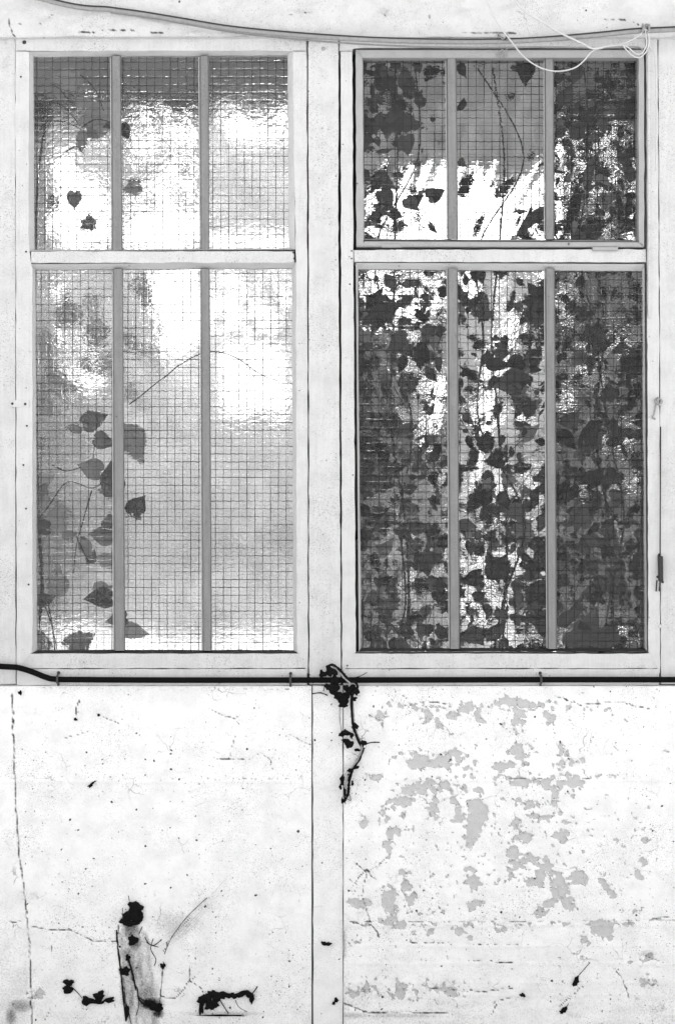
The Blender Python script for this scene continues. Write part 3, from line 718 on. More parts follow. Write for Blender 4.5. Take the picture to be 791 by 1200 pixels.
# ------------------------------------------------------------------ leaves
def leaf_mesh(kind, seed):
    r = random.Random(seed); vs = []; fs = []
    ts = [0, .05, .14, .26, .40, .54, .68, .80, .90, 1.0]
    W = {'ovate': [.02, .14, .25, .315, .32, .27, .185, .115, .05, .0], 'heart': [.12, .29, .39, .42, .385, .30, .20, .12, .05, .0],
         'long': [.015, .07, .13, .17, .185, .175, .145, .10, .055, .0], 'curl': [.02, .16, .26, .27, .31, .23, .21, .11, .07, .0]}[kind]
    cup = r.uniform(.1, .4); bend = r.uniform(-.25, .25); droop = r.uniform(-.3, .3)
    for i, (t, w_) in enumerate(zip(ts, W)):
        cz = bend * (t - .5) ** 2
        for s in (-1, -.5, 0, .5, 1):
            ww = w_ * (1 + r.uniform(-.06, .06)) * s
            ww *= (1.12 if s > 0 else .9) if seed % 2 else (.88 if s > 0 else 1.1)
            back = -.10 * (abs(s) ** 2) if (kind == 'heart' and i < 2) else 0
            vs.append((t + back, cup * abs(ww) * .8 + droop * t * t + (r.uniform(-.01, .01)), cz + ww))
    for i in range(len(ts) - 1):
        for j in range(4):
            a = i * 5 + j; fs.append((a, a + 1, a + 6, a + 5))
    k = len(vs)
    vs += [(-.30, .05, .03), (-.30, .05, .05), (0, 0, .012), (0, 0, -.012)]; fs.append((k, k + 3, k + 2, k + 1))
    me = bpy.data.meshes.new('leaf'); me.from_pydata(vs, [], fs); me.materials.append(M_LEAF)
    me.polygons.foreach_set('use_smooth', [True] * len(fs)); return me

def lobed_mesh(seed):
    r = random.Random(seed); vs = [(.35, 0, 0)]; fs = []
    out = [(0, 0), (-.06, .14), (.02, .30), (-.02, .48), (.20, .38), (.33, .42), (.50, .52), (.55, .30), (.66, .20), (1.0, .02), (.68, -.18), (.56, -.30), (.46, -.54), (.32, -.40), (.18, -.36), (-.04, -.46), (.02, -.28), (-.06, -.13)]
    for x, z in out: vs.append((x + r.uniform(-.03, .03), .25 * math.hypot(x - .35, z) * r.uniform(.3, 1), z + r.uniform(-.03, .03)))
    n = len(out)
    for i in range(n): fs.append((0, 1 + i, 1 + (i + 1) % n))
    me = bpy.data.meshes.new('leaf'); me.from_pydata(vs, [], fs); me.materials.append(M_LEAF); return me

LV = {'o': [leaf_mesh('ovate', i) for i in range(4)], 'h': [leaf_mesh('heart', 20 + i) for i in range(4)], 'l': [leaf_mesh('long', 40 + i) for i in range(3)],
      'c': [leaf_mesh('curl', 60 + i) for i in range(3)], 'm': [lobed_mesh(80 + i) for i in range(3)]}

def put_leaf(T, kind, cx, cy, length, ang, y, wid=1.0, tilt=None, name='leaf', mat=None):
    """cx,cy: middle of the blade in photograph pixels at depth y; ang: direction of the tip, degrees anticlockwise from right"""
    me = random.choice(LV[kind]); o = bpy.data.objects.new(name, me); COL.objects.link(o)
    k = (D + y) / D; Ls = length * S * k
    tx, ty = tilt if tilt else (random.uniform(-50, 50), random.uniform(-35, 35))
    R = Matrix.Rotation(-math.radians(ang), 4, 'Y') @ Matrix.Rotation(math.radians(tx), 4, 'X') @ Matrix.Rotation(math.radians(ty), 4, 'Z')
    M = R @ Matrix.Diagonal((Ls, Ls * .8, Ls * wid, 1))
    c = P(cx, cy, y) - (R.to_3x3() @ Vector((Ls * .5, 0, 0)))
    if c.y < .032: c.y = .032
    if mat: o.material_slots[0].link = 'OBJECT'; o.material_slots[0].material = mat
    o.parent = T; o.matrix_basis = Matrix.Translation(c - parent_world(T)) @ M
    # keep the blade behind the glass
    lo = min((o.matrix_basis @ Vector(v.co)).y for v in me.vertices) + parent_world(T).y
    if lo < .028: o.location.y += .028 - lo
    return o

def stem(T, pts, r0, r1, y, mat=M_VSTEM, name='stem', yend=None):
    n = len(pts); ye = y if yend is None else yend
    w3 = spline([P(a, b, lerp(y, ye, i / max(1, n - 1))) for i, (a, b) in enumerate(pts)], 6)
    bm = bmesh.new(); tube(bm, w3, [lerp(r0, r1, i / (len(w3) - 1)) * S for i in range(len(w3))], 5)
    return link(name, from_bm(bm, True), mat, T)

def vine_root(px, label, group=None):
    b = P(px, 0, .12); b.z = .062
    return thing('climbing_vine', b, label, 'vine', group)

# left window creeper
V0 = vine_root(46, 'sparse leafy creeper behind the left pane column of the left window', 'vines behind the glass')
stem(V0, [(38, 1150), (42, 900), (44, 760), (50, 690), (46, 610), (44, 500), (42, 330), (46, 200), (60, 120)], 2.4, 1.2, .10, yend=.06)
for pts in ([(46, 610), (60, 590), (80, 565), (110, 572), (128, 556)], [(108, 575), (98, 610), (90, 640), (87, 672)], [(66, 770), (60, 720), (54, 700)], [(60, 120), (75, 125), (95, 148)], [(95, 88), (112, 105), (122, 130)], [(52, 142), (75, 143), (96, 152)],
            [(50, 700), (62, 735), (68, 765)], [(60, 98), (72, 106), (88, 128)], [(96, 150), (115, 140), (145, 150)], [(62, 545), (78, 552), (95, 548)], [(90, 628), (100, 650), (107, 660)], [(78, 178), (90, 172), (98, 180)], [(156, 606), (150, 598), (140, 590)]):
    stem(V0, pts, 1.0, .5, .033)
stem(V0, [(108, 548), (112, 520), (115, 490)], .7, .4, .05)
H0 = [('m', 110, 138, 50, 200, .05), ('h', 100, 118, 20, 20, .06), ('o', 126, 146, 15, 190, .032), ('h', 146, 156, 20, -65, .032), ('c', 95, 166, 26, -100, .05), ('h', 118, 152, 30, 10, .06), ('o', 70, 112, 16, 150, .1),
      ('h', 87, 236, 22, -90, .045), ('m', 105, 258, 22, 90, .045), ('h', 153, 219, 24, 200, .06), ('o', 60, 235, 26, 90, .3), ('m', 75, 92, 40, 170, .2),
      ('h', 112, 492, 32, 20, .05), ('o', 86, 502, 22, 180, .06), ('h', 124, 519, 26, -20, .034), ('h', 103, 548, 32, 160, .034), ('h', 129, 556, 38, 80, .032), ('o', 156, 522, 62, -65, .101),
      ('h', 161, 589, 30, 62, .031), ('o', 162, 606, 13, -40, .04), ('o', 75, 601, 28, -12, .034), ('h', 52, 574, 20, 60, .04), ('h', 53, 590, 18, -90, .04), ('h', 68, 615, 30, -30, .034), ('h', 47, 617, 24, 180, .034), ('o', 83, 628, 20, 10, .04), ('o', 99, 631, 9, 0, .032),
      ('h', 117, 624, 32, 170, .04), ('o', 129, 611, 24, 80, .04), ('o', 101, 644, 26, -60, .034), ('o', 108, 652, 20, 60, .045), ('h', 121, 655, 24, 160, .06), ('o', 68, 680, 42, 80, .08), ('h', 56, 704, 22, 10, .032), ('h', 114, 701, 34, 185, .032), ('o', 122, 689, 26, 10, .06),
      ('h', 136, 727, 26, 190, .034), ('o', 160, 739, 34, -18, .04), ('h', 97, 750, 38, 30, .09), ('h', 50, 750, 26, 90, .07), ('o', 50, 640, 20, 250, .08), ('h', 125, 575, 20, 170, .05), ('o', 56, 560, 26, 20, .05), ('h', 48, 690, 20, 70, .06),
      ('m', 80, 362, 40, 100, .30), ('m', 112, 352, 30, 20, .30), ('h', 108, 372, 26, 180, .30), ('h', 112, 398, 42, -90, .34), ('h', 72, 372, 28, 120, .32), ('h', 122, 428, 40, 200, .36), ('h', 100, 425, 30, 100, .32), ('h', 62, 440, 50, 90, .32), ('h', 50, 400, 50, 80, .30), ('o', 165, 330, 30, 60, .36), ('h', 172, 348, 30, -60, .36), ('h', 150, 395, 36, 90, .36), ('h', 168, 410, 26, 10, .36),
      ('h', 50, 470, 34, 95, .25), ('o', 48, 520, 30, 60, .2), ('h', 152, 455, 26, 80, .34), ('h', 85, 450, 20, 90, .32)]
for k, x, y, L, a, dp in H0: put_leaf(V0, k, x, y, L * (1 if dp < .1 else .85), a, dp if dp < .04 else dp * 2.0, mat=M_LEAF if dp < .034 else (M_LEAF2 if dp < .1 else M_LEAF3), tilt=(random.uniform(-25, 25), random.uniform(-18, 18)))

TG = thing('bare_twig', P(240, 412, .05), 'thin bare twig arching behind the middle and right panes of the left window', 'twig')
stem(TG, [(152, 474), (168, 462), (180, 452), (196, 440), (212, 427), (240, 413), (262, 414), (280, 421), (298, 434), (312, 442), (326, 446)], .8, .5, .04)
stem(TG, [(290, 426), (296, 438), (300, 446)], .5, .3, .04)
# right window vines, one behind each column of panes
DM_X = [440, 470, 505, 548, 585, 620, 665, 700, 735]
DM = {90: [.7, .9, .4, .12, .05, .15, .6, .8, .9], 135: [.95, .95, .4, .1, .05, .1, .8, .9, .9], 180: [.6, .5, .2, .05, .05, .15, .7, .8, .9], 225: [.8, .4, .3, .05, .05, .25, .6, .9, .9], 265: [.8, .4, .15, .05, .05, .5, .9, .9, .9],
      335: [.6, .6, .4, .4, .2, .6, .5, .8, .8], 380: [.9, .4, .5, .4, .2, .5, .8, .8, .7], 425: [.8, .7, .5, .35, .25, .4, .7, .8, .8], 470: [.8, .6, .4, .5, .45, .6, .5, .8, .8], 515: [.9, .8, .6, .6, .4, .5, .7, .8, .7],
      560: [.9, .8, .6, .6, .6, .6, .7, .7, .8], 605: [.9, .8, .7, .6, .7, .7, .8, .8, .9], 650: [.9, .8, .7, .55, .55, .7, .8, .8, .9], 695: [.9, .6, .6, .5, .6, .7, .8, .9, .9], 740: [.8, .6, .5, .6, .5, .6, .7, .9, 1]}
DY = sorted(DM)
def dens(x, y):
    iy = min(range(len(DY)), key=lambda i: abs(DY[i] - y)); ix = min(range(9), key=lambda i: abs(DM_X[i] - x))
    return DM[DY[iy]][ix]
HR = [('m', 446, 372, 62, 250, .034), ('h', 440, 350, 34, 70, .05), ('h', 495, 417, 36, -50, .031), ('o', 507, 440, 22, -50, .031), ('h', 463, 405, 34, 200, .036), ('h', 544, 356, 12, 190, .031), ('h', 556, 355, 14, -5, .031), ('o', 548, 364, 12, -100, .032),
      ('h', 546, 436, 28, 185, .034), ('h', 612, 446, 44, 5, .031), ('h', 592, 450, 40, 190, .033), ('o', 585, 428, 34, 10, .035), ('h', 600, 425, 26, 200, .04), ('m', 628, 345, 50, 120, .034), ('h', 633, 372, 34, 250, .036), ('h', 713, 458, 25, 85, .031), ('h', 746, 424, 38, 20, .032), ('o', 745, 508, 22, 170, .031),
      ('m', 440, 140, 42, 60, .034), ('h', 468, 138, 42, 100, .036), ('h', 476, 172, 26, -80, .036), ('h', 474, 90, 34, 100, .05), ('h', 446, 92, 34, 100, .06), ('o', 664, 110, 34, 60, .031), ('h', 690, 130, 30, 50, .034), ('o', 680, 150, 44, 50, .034), ('h', 656, 92, 16, -10, .032), ('h', 616, 86, 34, -90, .05), ('h', 540, 120, 20, 90, .034), ('h', 541, 84, 20, -60, .04),
      ('l', 672, 240, 70, 55, .04), ('l', 690, 200, 70, 60, .05), ('h', 455, 235, 30, -60, .034), ('h', 512, 228, 24, 30, .033), ('h', 484, 240, 22, -50, .034), ('l', 545, 215, 50, 62, .2), ('l', 590, 220, 50, 60, .2), ('l', 632, 250, 60, 60, .06), ('l', 617, 262, 50, 55, .06), ('l', 560, 262, 40, 70, .2),
      ('o', 505, 656, 40, 10, .031), ('h', 498, 662, 34, -80, .033), ('o', 515, 688, 26, -80, .033), ('o', 548, 617, 26, -15, .031), ('o', 582, 665, 46, 50, .033), ('h', 550, 680, 32, 190, .034), ('h', 585, 718, 20, 190, .032), ('h', 552, 745, 30, 200, .033), ('o', 582, 738, 36, 40, .033), ('h', 600, 600, 28, 200, .034), ('h', 566, 575, 30, 90, .036), ('o', 622, 590, 20, 60, .032), ('c', 622, 672, 24, 60, .031),
      ('o', 690, 735, 64, 60, .032), ('o', 668, 722, 50, 25, .034), ('h', 700, 745, 50, 200, .05), ('o', 672, 748, 30, 40, .032), ('h', 700, 560, 38, 40, .034), ('h', 720, 500, 28, 120, .036), ('m', 690, 395, 44, 200, .04), ('o', 670, 490, 40, 40, .032), ('o', 690, 505, 50, 60, .032), ('h', 665, 515, 38, -60, .036), ('h', 680, 600, 44, 100, .04), ('o', 660, 575, 44, 60, .032)]
VN = [('dense leafy vine behind the left pane column of the right window', 470, 415, 531), ('leafy vine with gaps behind the middle pane column of the right window', 588, 531, 645), ('dense dark vine behind the right pane column of the right window', 705, 645, 762)]
for vi, (lb, rx, xa, xb) in enumerate(VN):
    T = vine_root(rx, lb, 'vines behind the glass')
    main = [(rx + random.uniform(-12, 12), 1130 - i * 105) for i in range(11)]
    stem(T, main, 2.8, 1.0, .16, yend=.08); stem(T, [(a + random.uniform(-25, 25), b) for a, b in main[2:]], 1.6, .8, .09, yend=.05)
    n = 0
    for k, x, y, L, a, dp in HR:
        if xa <= x < xb: put_leaf(T, k, x, y, L * (.8 if L > 34 else .95), a, dp); n += 1
    for q in range(16):
        x = random.uniform(xa + 8, xb - 8); y = random.uniform(330, 740); L = random.uniform(30, 80); a = random.uniform(-2.4, -.7)
        stem(T, [(x, y), (x + math.cos(a) * L * .5 + random.uniform(-5, 5), y - math.sin(a) * L * .5), (x + math.cos(a) * L, y - math.sin(a) * L)], .6, .3, random.uniform(.032, .06))
    tries = 0; goal = (285, 235, 285)[vi]
    while n < goal and tries < 9000:
        tries += 1
        x = random.uniform(xa - 4, xb + 4); y = random.uniform(66, 775)
        if vi == 0 and x < 416: continue
        if random.random() > dens(x, y) ** 1.6: continue
        deep = random.random()
        dp = random.uniform(.033, .06) if deep < .45 else random.uniform(.06, .30)
        kind = random.choice('ooohhoclm' if deep < .7 else 'hhmo')
        if y < 285 and x > 640: kind = random.choice('olh')
        L = random.triangular(10, 26, 15) if deep < .7 else random.uniform(16, 30)
        put_leaf(T, kind, x, y, L, random.gauss(-70, 70), dp, mat=M_LEAF2 if random.random() < .16 else None); n += 1
    # the many little leaves and scraps between them
    vs = []; fs = []; cnt = 0; root = parent_world(T)
    while cnt < (780, 480, 850)[vi]:
        x = random.uniform(xa - 4, xb + 4); y = random.uniform(66, 775)
        if (vi == 0 and x < 414) or random.random() > dens(x, y) ** 1.3: continue
        cnt += 1; dp = random.uniform(.05, .16) if random.random() < .4 else random.uniform(.16, .60)
        k = (D + dp) / D; L = random.triangular(6, 24, 11) * S * k; wd = random.uniform(.25, .7)
        R = Matrix.Rotation(random.uniform(0, 6.28), 3, 'Y') @ Matrix.Rotation(random.uniform(-1.1, 1.1), 3, 'X')
        c = P(x, y, dp) - root; b = len(vs)
        for (a, h, e) in ((0, 0, 0), (.2, wd * .42, .08), (.5, wd * .5, .1), (.8, wd * .24, .05), (1, 0, -.05), (.75, -wd * .26, .05), (.45, -wd * .5, .12), (.15, -wd * .38, .08)):
            vs.append(c + R @ Vector(((a - .5 + random.uniform(-.07, .07)) * L, e * L, (h + random.uniform(-.06, .06)) * L)))
        vs.append(c); fs += [(b + 8, b + q, b + (q + 1) % 8) for q in range(8)]
    me = bpy.data.meshes.new('small_foliage'); me.from_pydata([tuple(v) for v in vs], [], fs); me.materials.append(M_LEAF)
    o = bpy.data.objects.new('small_foliage', me); COL.objects.link(o); o.parent = T; o['kind'] = 'stuff'

# ------------------------------------------------------------------ ragged sheet hanging inside the right top lights
SH = thing('hanging_sheet', P(535, 66, .26), 'ragged grey sheet behind the top panes of the right window, bright below its torn edge', 'sheet')
def sheet():
    r = random.Random(21); xs = [414 + i * 3.0 for i in range(80)]; rows = 14; vs = []; fs = []; root = parent_world(SH)
    low = [189 + r.uniform(-2, 2) + (20 if x < 440 else 0) for x in xs]
    for i, x in enumerate(xs):
        for j in range(rows + 1):
            y = lerp(60, low[i], j / rows); dep = .26 + .012 * math.sin(x / 9) + .006 * math.sin(x / 4 + y / 30)
            vs.append(tuple(P(x, y, dep) - root))
    for i in range(len(xs) - 1):
        for j in range(rows):
            a = i * (rows + 1) + j; fs.append((a, a + 1, a + rows + 2, a + rows + 1))
    me = bpy.data.meshes.new('sheet'); me.from_pydata(vs, [], fs); me.polygons.foreach_set('use_smooth', [True] * len(fs))
    me.materials.append(M_SHEET); o = bpy.data.objects.new('cloth', me); COL.objects.link(o); o.parent = SH
    x = 432
    while x < 672:
        w_ = r.uniform(2, 7); L = r.triangular(6, 62, 22) * (1.5 if x > 610 or x < 470 else .9); sl = r.uniform(.35, .65); d = .26 + r.uniform(-.01, .01)
        bm = bmesh.new(); n = 6; A = []; B = []
        for k in range(n + 1):
            t = k / n; cx = x - sl * L * t; cy = 186 + L * t; hw = w_ * (1 - t ** 1.6) * r.uniform(.6, 1.2) + .2
            A.append(bm.verts.new(P(cx - hw, cy, d + .004 * math.sin(k)))); B.append(bm.verts.new(P(cx + hw, cy, d + .006)))
        for k in range(n): bm.faces.new((A[k], A[k + 1], B[k + 1], B[k]))
        link('tatter', from_bm(bm), M_SHEET, SH); x += r.uniform(4, 15)
sheet()

# ------------------------------------------------------------------ cables
def cable(name, pts, r, y, mat, label, cat, n=10, ys=None):
    w3 = spline([P(a, b, (ys[i] if ys else y)) for i, (a, b) in enumerate(pts)], 8)
    bm = bmesh.new(); tube(bm, w3, r * S, n)
    base = w3[0].copy()
    o = bpy.data.objects.new(name, None); COL.objects.link(o); o.location = base; tag(o, label, cat)
    link('sheath', from_bm(bm, True), mat, o); return o
yc = -.0125
CB = cable('black_cable', [(-400, 770), (-60, 779), (11, 781.5), (26, 783.5), (40, 788), (54, 793.5), (66, 796), (100, 796.5), (200, 797), (340, 797), (480, 796.8), (634, 796.5), (780, 796.5), (1190, 797)], 3.4, yc, M_CABLE, 'thick black cable clipped straight across under both windows', 'cable')
def clip(px, py, T, h=8):
    bm = bmesh.new()
    ring = [P(px, py + h, 0), P(px, py, 0), P(px, py - h, 0)]
    c = P(px, py, yc)
    pts = []
    for k in range(9):
        a = math.pi * k / 8; pts.append(Vector((c.x, yc - math.sin(a) * 4.4 * S, c.z + math.cos(a) * 4.4 * S)))
    pts = [Vector((c.x, -.0005, c.z + h * S))] + [Vector((c.x, -.004, c.z + 5.4 * S))] + pts + [Vector((c.x, -.004, c.z - 5.4 * S))] + [Vector((c.x, -.0065, c.z - h * S))]
    tube(bm, pts, 1.3 * S, 6); link('clip', from_bm(bm, True), M_CLIP, T)
    bm = bmesh.new(); bmesh.ops.create_cone(bm, cap_ends=True, segments=8, radius1=2 * S, radius2=1.2 * S, depth=.003, matrix=Matrix.Translation((c.x, -.003, c.z + (h - 1) * S)) @ Matrix.Rotation(math.radians(90), 4, 'X'))
    link('clip_nail', from_bm(bm), M_RUST, T)
for px, py in ((68, 796), (340.5, 797), (633.5, 796.5)): clip(px, py, CB)
OC = cable('overhead_cable', [(-150, -60), (60, 2), (130, 12), (170, 17.5), (215, 25), (270, 34), (340, 41), (420, 46.3), (500, 49), (580, 49.2), (640, 46.6), (700, 41.5), (745, 37), (790, 35), (1100, 20)], 2.6, -.026, M_CONDUIT, 'long grey cable sagging along the plaster above both windows', 'cable', ys=None)
cable('cable_shade_line', [(-150, -63), (60, -1), (130, 9), (170, 14.5), (215, 22), (270, 31), (340, 38), (420, 43.5), (500, 46.2), (580, 46.4), (640, 43.8), (700, 38.6), (745, 34), (790, 32), (1100, 17)], 1.5, -.0262, M_RUST, 'dark shaded top of the sagging grey cable, added as a thin tube', 'wire', 6)  # shaded upper edge of the cable, built as a separate dark tube
cable('lower_wire', [(130, 15), (180, 21.5), (270, 37.5), (340, 45.5), (420, 51.5), (500, 55), (580, 55.8), (640, 55), (700, 56), (745, 55), (753, 60)], 1.0, -.014, M_CONDUIT, 'thin grey wire running just under the overhead cable', 'wire', 6)
# pale cords hanging at the top right
cable('pale_cord', [(560, -30), (575, 12), (586, 32), (600, 50), (613, 66), (630, 78), (646, 83), (660, 83), (674, 79), (684, 71), (694, 60), (712, 54), (722, 53)], .85, -.034, M_CORD, 'pale cord looping down over the top edge of the right window', 'cord', 7)
cable('pale_cord', [(590, -20), (612, 11), (632, 24), (655, 38), (680, 50), (694, 57), (706, 56)], 1.15, -.037, M_CORD, 'thicker pale cord running straight down to the overhead cable', 'cord', 7)
LC = cable('pale_cord', [(757, 34), (760, 45), (758, 58), (750, 67), (742, 66), (734, 59), (730, 53), (736, 56), (745, 63), (752, 62), (757, 52), (756, 40), (755, 34), (748, 42), (728, 52), (706, 55), (690, 57)], .8, -.031, M_CORD, 'pale cord tied round the overhead cable in two hanging loops', 'cord', 6)
cable('pale_cord', [(759, 36), (761, 55), (766, 62), (768, 80), (768, 100), (769, 130), (768, 200)], .9, -.010, M_CORD, 'pale cord hanging down the right post from the knot', 'cord', 6)
bm = bmesh.new(); rr = random.Random(4)
w3 = [P(756.5 + 4 * math.cos(a * .9), 33 + 4.5 * math.sin(a * 1.3), -.030 - .004 * math.sin(a * 2)) for a in [i * .5 for i in range(30)]]
tube(bm, w3, 1.3 * S, 6); link('knot', from_bm(bm, True), M_STEM, LC)
# cable hook and twist of wire above the middle of the right window
HK = thing('cable_hook', P(590, 44, -.01), 'small twisted iron hook holding the overhead cable above the right window', 'hook')
for k in range(3):
    bm = bmesh.new(); tube(bm, spline([P(584 + rr.uniform(-2, 2), 38 + k * 3, -.012), P(589 + k * 2, 46, -.031), P(594, 40 + k * 3, -.030), P(597 + rr.uniform(-3, 3), 48, -.012)], 5), .9 * S, 5)
    link('wire_turn', from_bm(bm, True), M_CLIP if k % 2 else M_STEM, HK)
TW = thing('wire_tie', P(588, 62, -.008), 'short curl of pale wire hanging on the sash top under the hook', 'wire')
bm = bmesh.new(); tube(bm, spline([P(582, 66, -.006), P(588, 58, -.010), P(592, 64, -.008), P(586, 68, -.006), P(594, 57, -.010), P(600, 56, -.008)], 6), .8 * S, 5); link('curl', from_bm(bm, True), M_STEM, TW)

# ------------------------------------------------------------------ iron bolt on the right post and fittings
BO = thing('slide_bolt', P(773, 690, -.001), 'black iron slide bolt with long thin rod on the right post', 'bolt')
bm = bmesh.new(); tube(bm, [P(773.6, 500, -.004), P(773.2, 600, -.004), P(773.0, 652, -.004)], .75 * S, 6); link('rod', from_bm(bm, True), M_RUST, BO)
bm = bmesh.new(); prism(bm, [(771, 651), (776.5, 652), (776.8, 681), (772, 681)], -.009, .0008, .0008); link('bolt_body', from_bm(bm), M_RUST, BO)
for xa, xb in ((768.3, 769.8), (771.9, 773.6)):
    bm = bmesh.new(); tube(bm, [P(xb - .5, 680, -.004), P(xa, 693, -.003)], .8 * S, 6); link('pin', from_bm(bm, True), M_RUST, BO)
for px, py in ((772, 650), (776, 682), (770, 676)): nail(px, py, BO, -.001, 1.6)
HB = thing('wire_hook', P(768, 482, -.001), 'small painted hook and staple on the right post above the bolt', 'hook')
bm = bmesh.new(); tube(bm, spline([P(770, 466, .001), P(767, 470, -.006), P(772, 474, -.007), P(775, 470, -.004), P(771, 467, -.006), P(768, 474, -.005), P(766, 484, -.006), P(764, 489, -.004), P(767, 491, .001)], 6), 1.2 * S, 6); link('hook_wire', from_bm(bm, True), M_STEM, HB)
SCW = thing('screw', P(773, 734, 0), 'round screw head on the right post below the bolt', 'screw')
nail(773, 734, SCW, 0, 2.4, M_FRAME)
SC2 = thing('screw', P(379, 56, -.002), 'painted screw head at the top of the centre post', 'screw')
nail(379, 57, SC2, -.002, 2.6, M_SASH)
KN = thing('knot_hole', P(29, 49, -.001), 'dark knocked-in nail at the top left corner of the left window', 'nail')
nail(29, 49.5, KN, 0, 2.4)
# vertical cover strip (thin moulding) on the right of the right window
bm = bmesh.new(); prism(bm, [(758.6, 45), (761.6, 45), (762, 372), (759, 372)], -.0035, .0004, .0008)
tag(link('cover_strip', from_bm(bm), M_FRAME, base=P(760, 372, 0)), 'thin cover strip planted on the frame right of the top sash', 'strip')

# ------------------------------------------------------------------ dried vine hanging over the black cable
DV = thing('dried_vine', P(402, 935, -.007), 'withered black vine with pale stems hanging over the cable between the windows', 'dead vine')
def dstem(pts, r, y, mat, T=DV, n=6, nm='stem'):
    w3 = spline([P(a, b, y + random.uniform(-.003, .003)) for a, b in pts], 6); bm = bmesh.new()
    tube(bm, w3, [r * S * random.uniform(.7, 1.2) for _ in w3], n); return link(nm, from_bm(bm, True), mat, T)
dstem([(382, 782), (389, 779), (395, 782), (402, 789), (409, 797), (416, 799), (419, 806), (414, 812), (412, 822), (413, 845), (415, 855), (420, 868), (425, 878)], 1.5, -.020, M_DEAD)
dstem([(390, 780), (396, 786), (403, 794), (410, 801), (406, 808), (412, 818), (414, 835), (415, 848), (419, 862), (424, 875), (420, 888), (412, 900), (407, 912), (404, 925), (402, 938)], 1.4, -.018, M_STEM)
dstem([(426, 876), (421, 890), (413, 902), (409, 918), (408, 930), (403, 940)], 1.6, -.013, M_DEAD)
dstem([(428, 872), (436, 870), (445, 870)], .7, -.010, M_DEAD)
dstem([(408, 795), (420, 793), (430, 788)], .4, -.010, M_DEAD)
dstem([(399, 812), (398, 840), (401, 860)], .6, -.010, M_STEM)
dstem([(366, 813), (376, 812), (384, 815)], .7, -.008, M_DEAD); dstem([(379, 810), (381, 802)], .5, -.010, M_DEAD)
dstem([(405, 925), (409, 930), (411, 938), (405, 935)], .7, -.010, M_STEM)
def crumple(px, py, rx, ry, y, T, seed, name='withered_leaf', ang=0, mat=M_DEAD, flat=.5):
    r = random.Random(seed); bm = bmesh.new(); n = 15; rings = []
    c0 = P(px, py, y)
    ca, sa = math.cos(math.radians(ang)), math.sin(math.radians(ang))
    lob = [1 + .16 * math.sin(3 * k * 2 * math.pi / n + seed) + .14 * math.sin(5 * k * 2 * math.pi / n + seed * 2.1) + r.uniform(-.14, .14) for k in range(n)]
    for q in (1.0, .72, .38):
        ring = []
        for k in range(n):
            a = 2 * math.pi * k / n; u = math.cos(a) * rx * q * lob[k]; v = math.sin(a) * ry * q * lob[k]
            ring.append(bm.verts.new(c0 + Vector(((u * ca - v * sa) * S, -(1 - q * q) * flat * min(rx, ry) * S + r.uniform(-.8, .8) * S, (u * sa + v * ca) * S))))
        rings.append(ring)
    cc = bm.verts.new(c0 + Vector((0, -flat * min(rx, ry) * S, 0)))
    for A, B in zip(rings[:-1], rings[1:]):
        for k in range(n): bm.faces.new((A[k], A[(k + 1) % n], B[(k + 1) % n], B[k]))
    for k in range(n): bm.faces.new((rings[-1][k], rings[-1][(k + 1) % n], cc))
    bb = bm.verts.new(c0 + Vector((0, .001, 0)))
    for k in range(n): bm.faces.new((rings[0][(k + 1) % n], rings[0][k], bb))
    return link(name, from_bm(bm), mat, T)
i = 0
for (x, y, rx, ry, a) in ((388, 787, 9, 6, -25), (378, 790, 5, 5, 0), (392, 797, 6, 8, 0), (384, 805, 5, 4, -40), (391, 808, 8, 7, -20), (402, 818, 10, 8, 10), (396, 815, 7, 6, 0), (402, 826, 4, 6, 90), (413, 808, 9, 6, -10), (417, 810, 5, 5, 0), (409, 812, 5, 4, 0), (415, 819, 4, 3, 0), (405, 806, 4, 4, 0),
                           (416, 851, 5, 4, -30), (405, 859, 7, 4, 0), (400, 861, 4, 3, 0), (409, 872, 6, 6, 60), (404, 868, 4, 3, 0), (412, 862, 3, 4, 0), (426, 871, 4, 4, 0), (419, 879, 5, 2, 0), (417, 899, 4, 3, 20), (410, 903, 4, 3, 0), (401, 914, 3, 7, 0), (409, 910, 3, 6, -20), (404, 929, 2, 7, 0), (402, 938, 3, 4, 0), (413, 918, 2, 4, 0), (399, 922, 2, 4, 0)):
    i += 1; crumple(x, y, rx * .86, ry * .9, -.017 - (i % 3) * .002, DV, i, ang=a)

# dead leaves and debris caught on the lower walls
def debris(name, label, cat, blobs, px, py, stems=(), y=YW - .004, mat=M_DEAD, part='withered_leaf'):
    T = thing(name, P(px, py, y), label, cat); g = 200 + int(px)
    for b in blobs:
        g += 1; crumple(b[0], b[1], b[2], b[3], y - .001, T, g, name=part, ang=b[4] if len(b) > 4 else 0, mat=mat, flat=.3)
    for s_ in stems: dstem(s_[0], s_[1], y - .001, M_DEAD, T, 5)
    return T
debris('dead_leaf_clump', 'big black clump of dead leaves stuck above the torn stained strip', 'dead leaves', [(159, 1064, 8, 9, 60), (155, 1072, 11, 9, 30), (147, 1079, 7, 5, 20), (162, 1077, 6, 6, 0), (153, 1082, 8, 4, 0), (163, 1070, 5, 8, 0)], 155, 1086, [([(152, 1056), (151, 1050)], .4), ([(144, 1076), (144, 1064)], .4), ([(167, 1086), (163, 1095)], .5)])
debris('dead_leaf', 'upright black dead leaf dangling on a thread at lower left', 'dead leaf', [(81, 1152, 5, 6, 80), (80, 1160, 5, 6, 90)], 80, 1166, [([(84, 1156), (92, 1164), (97, 1170)], .5)])
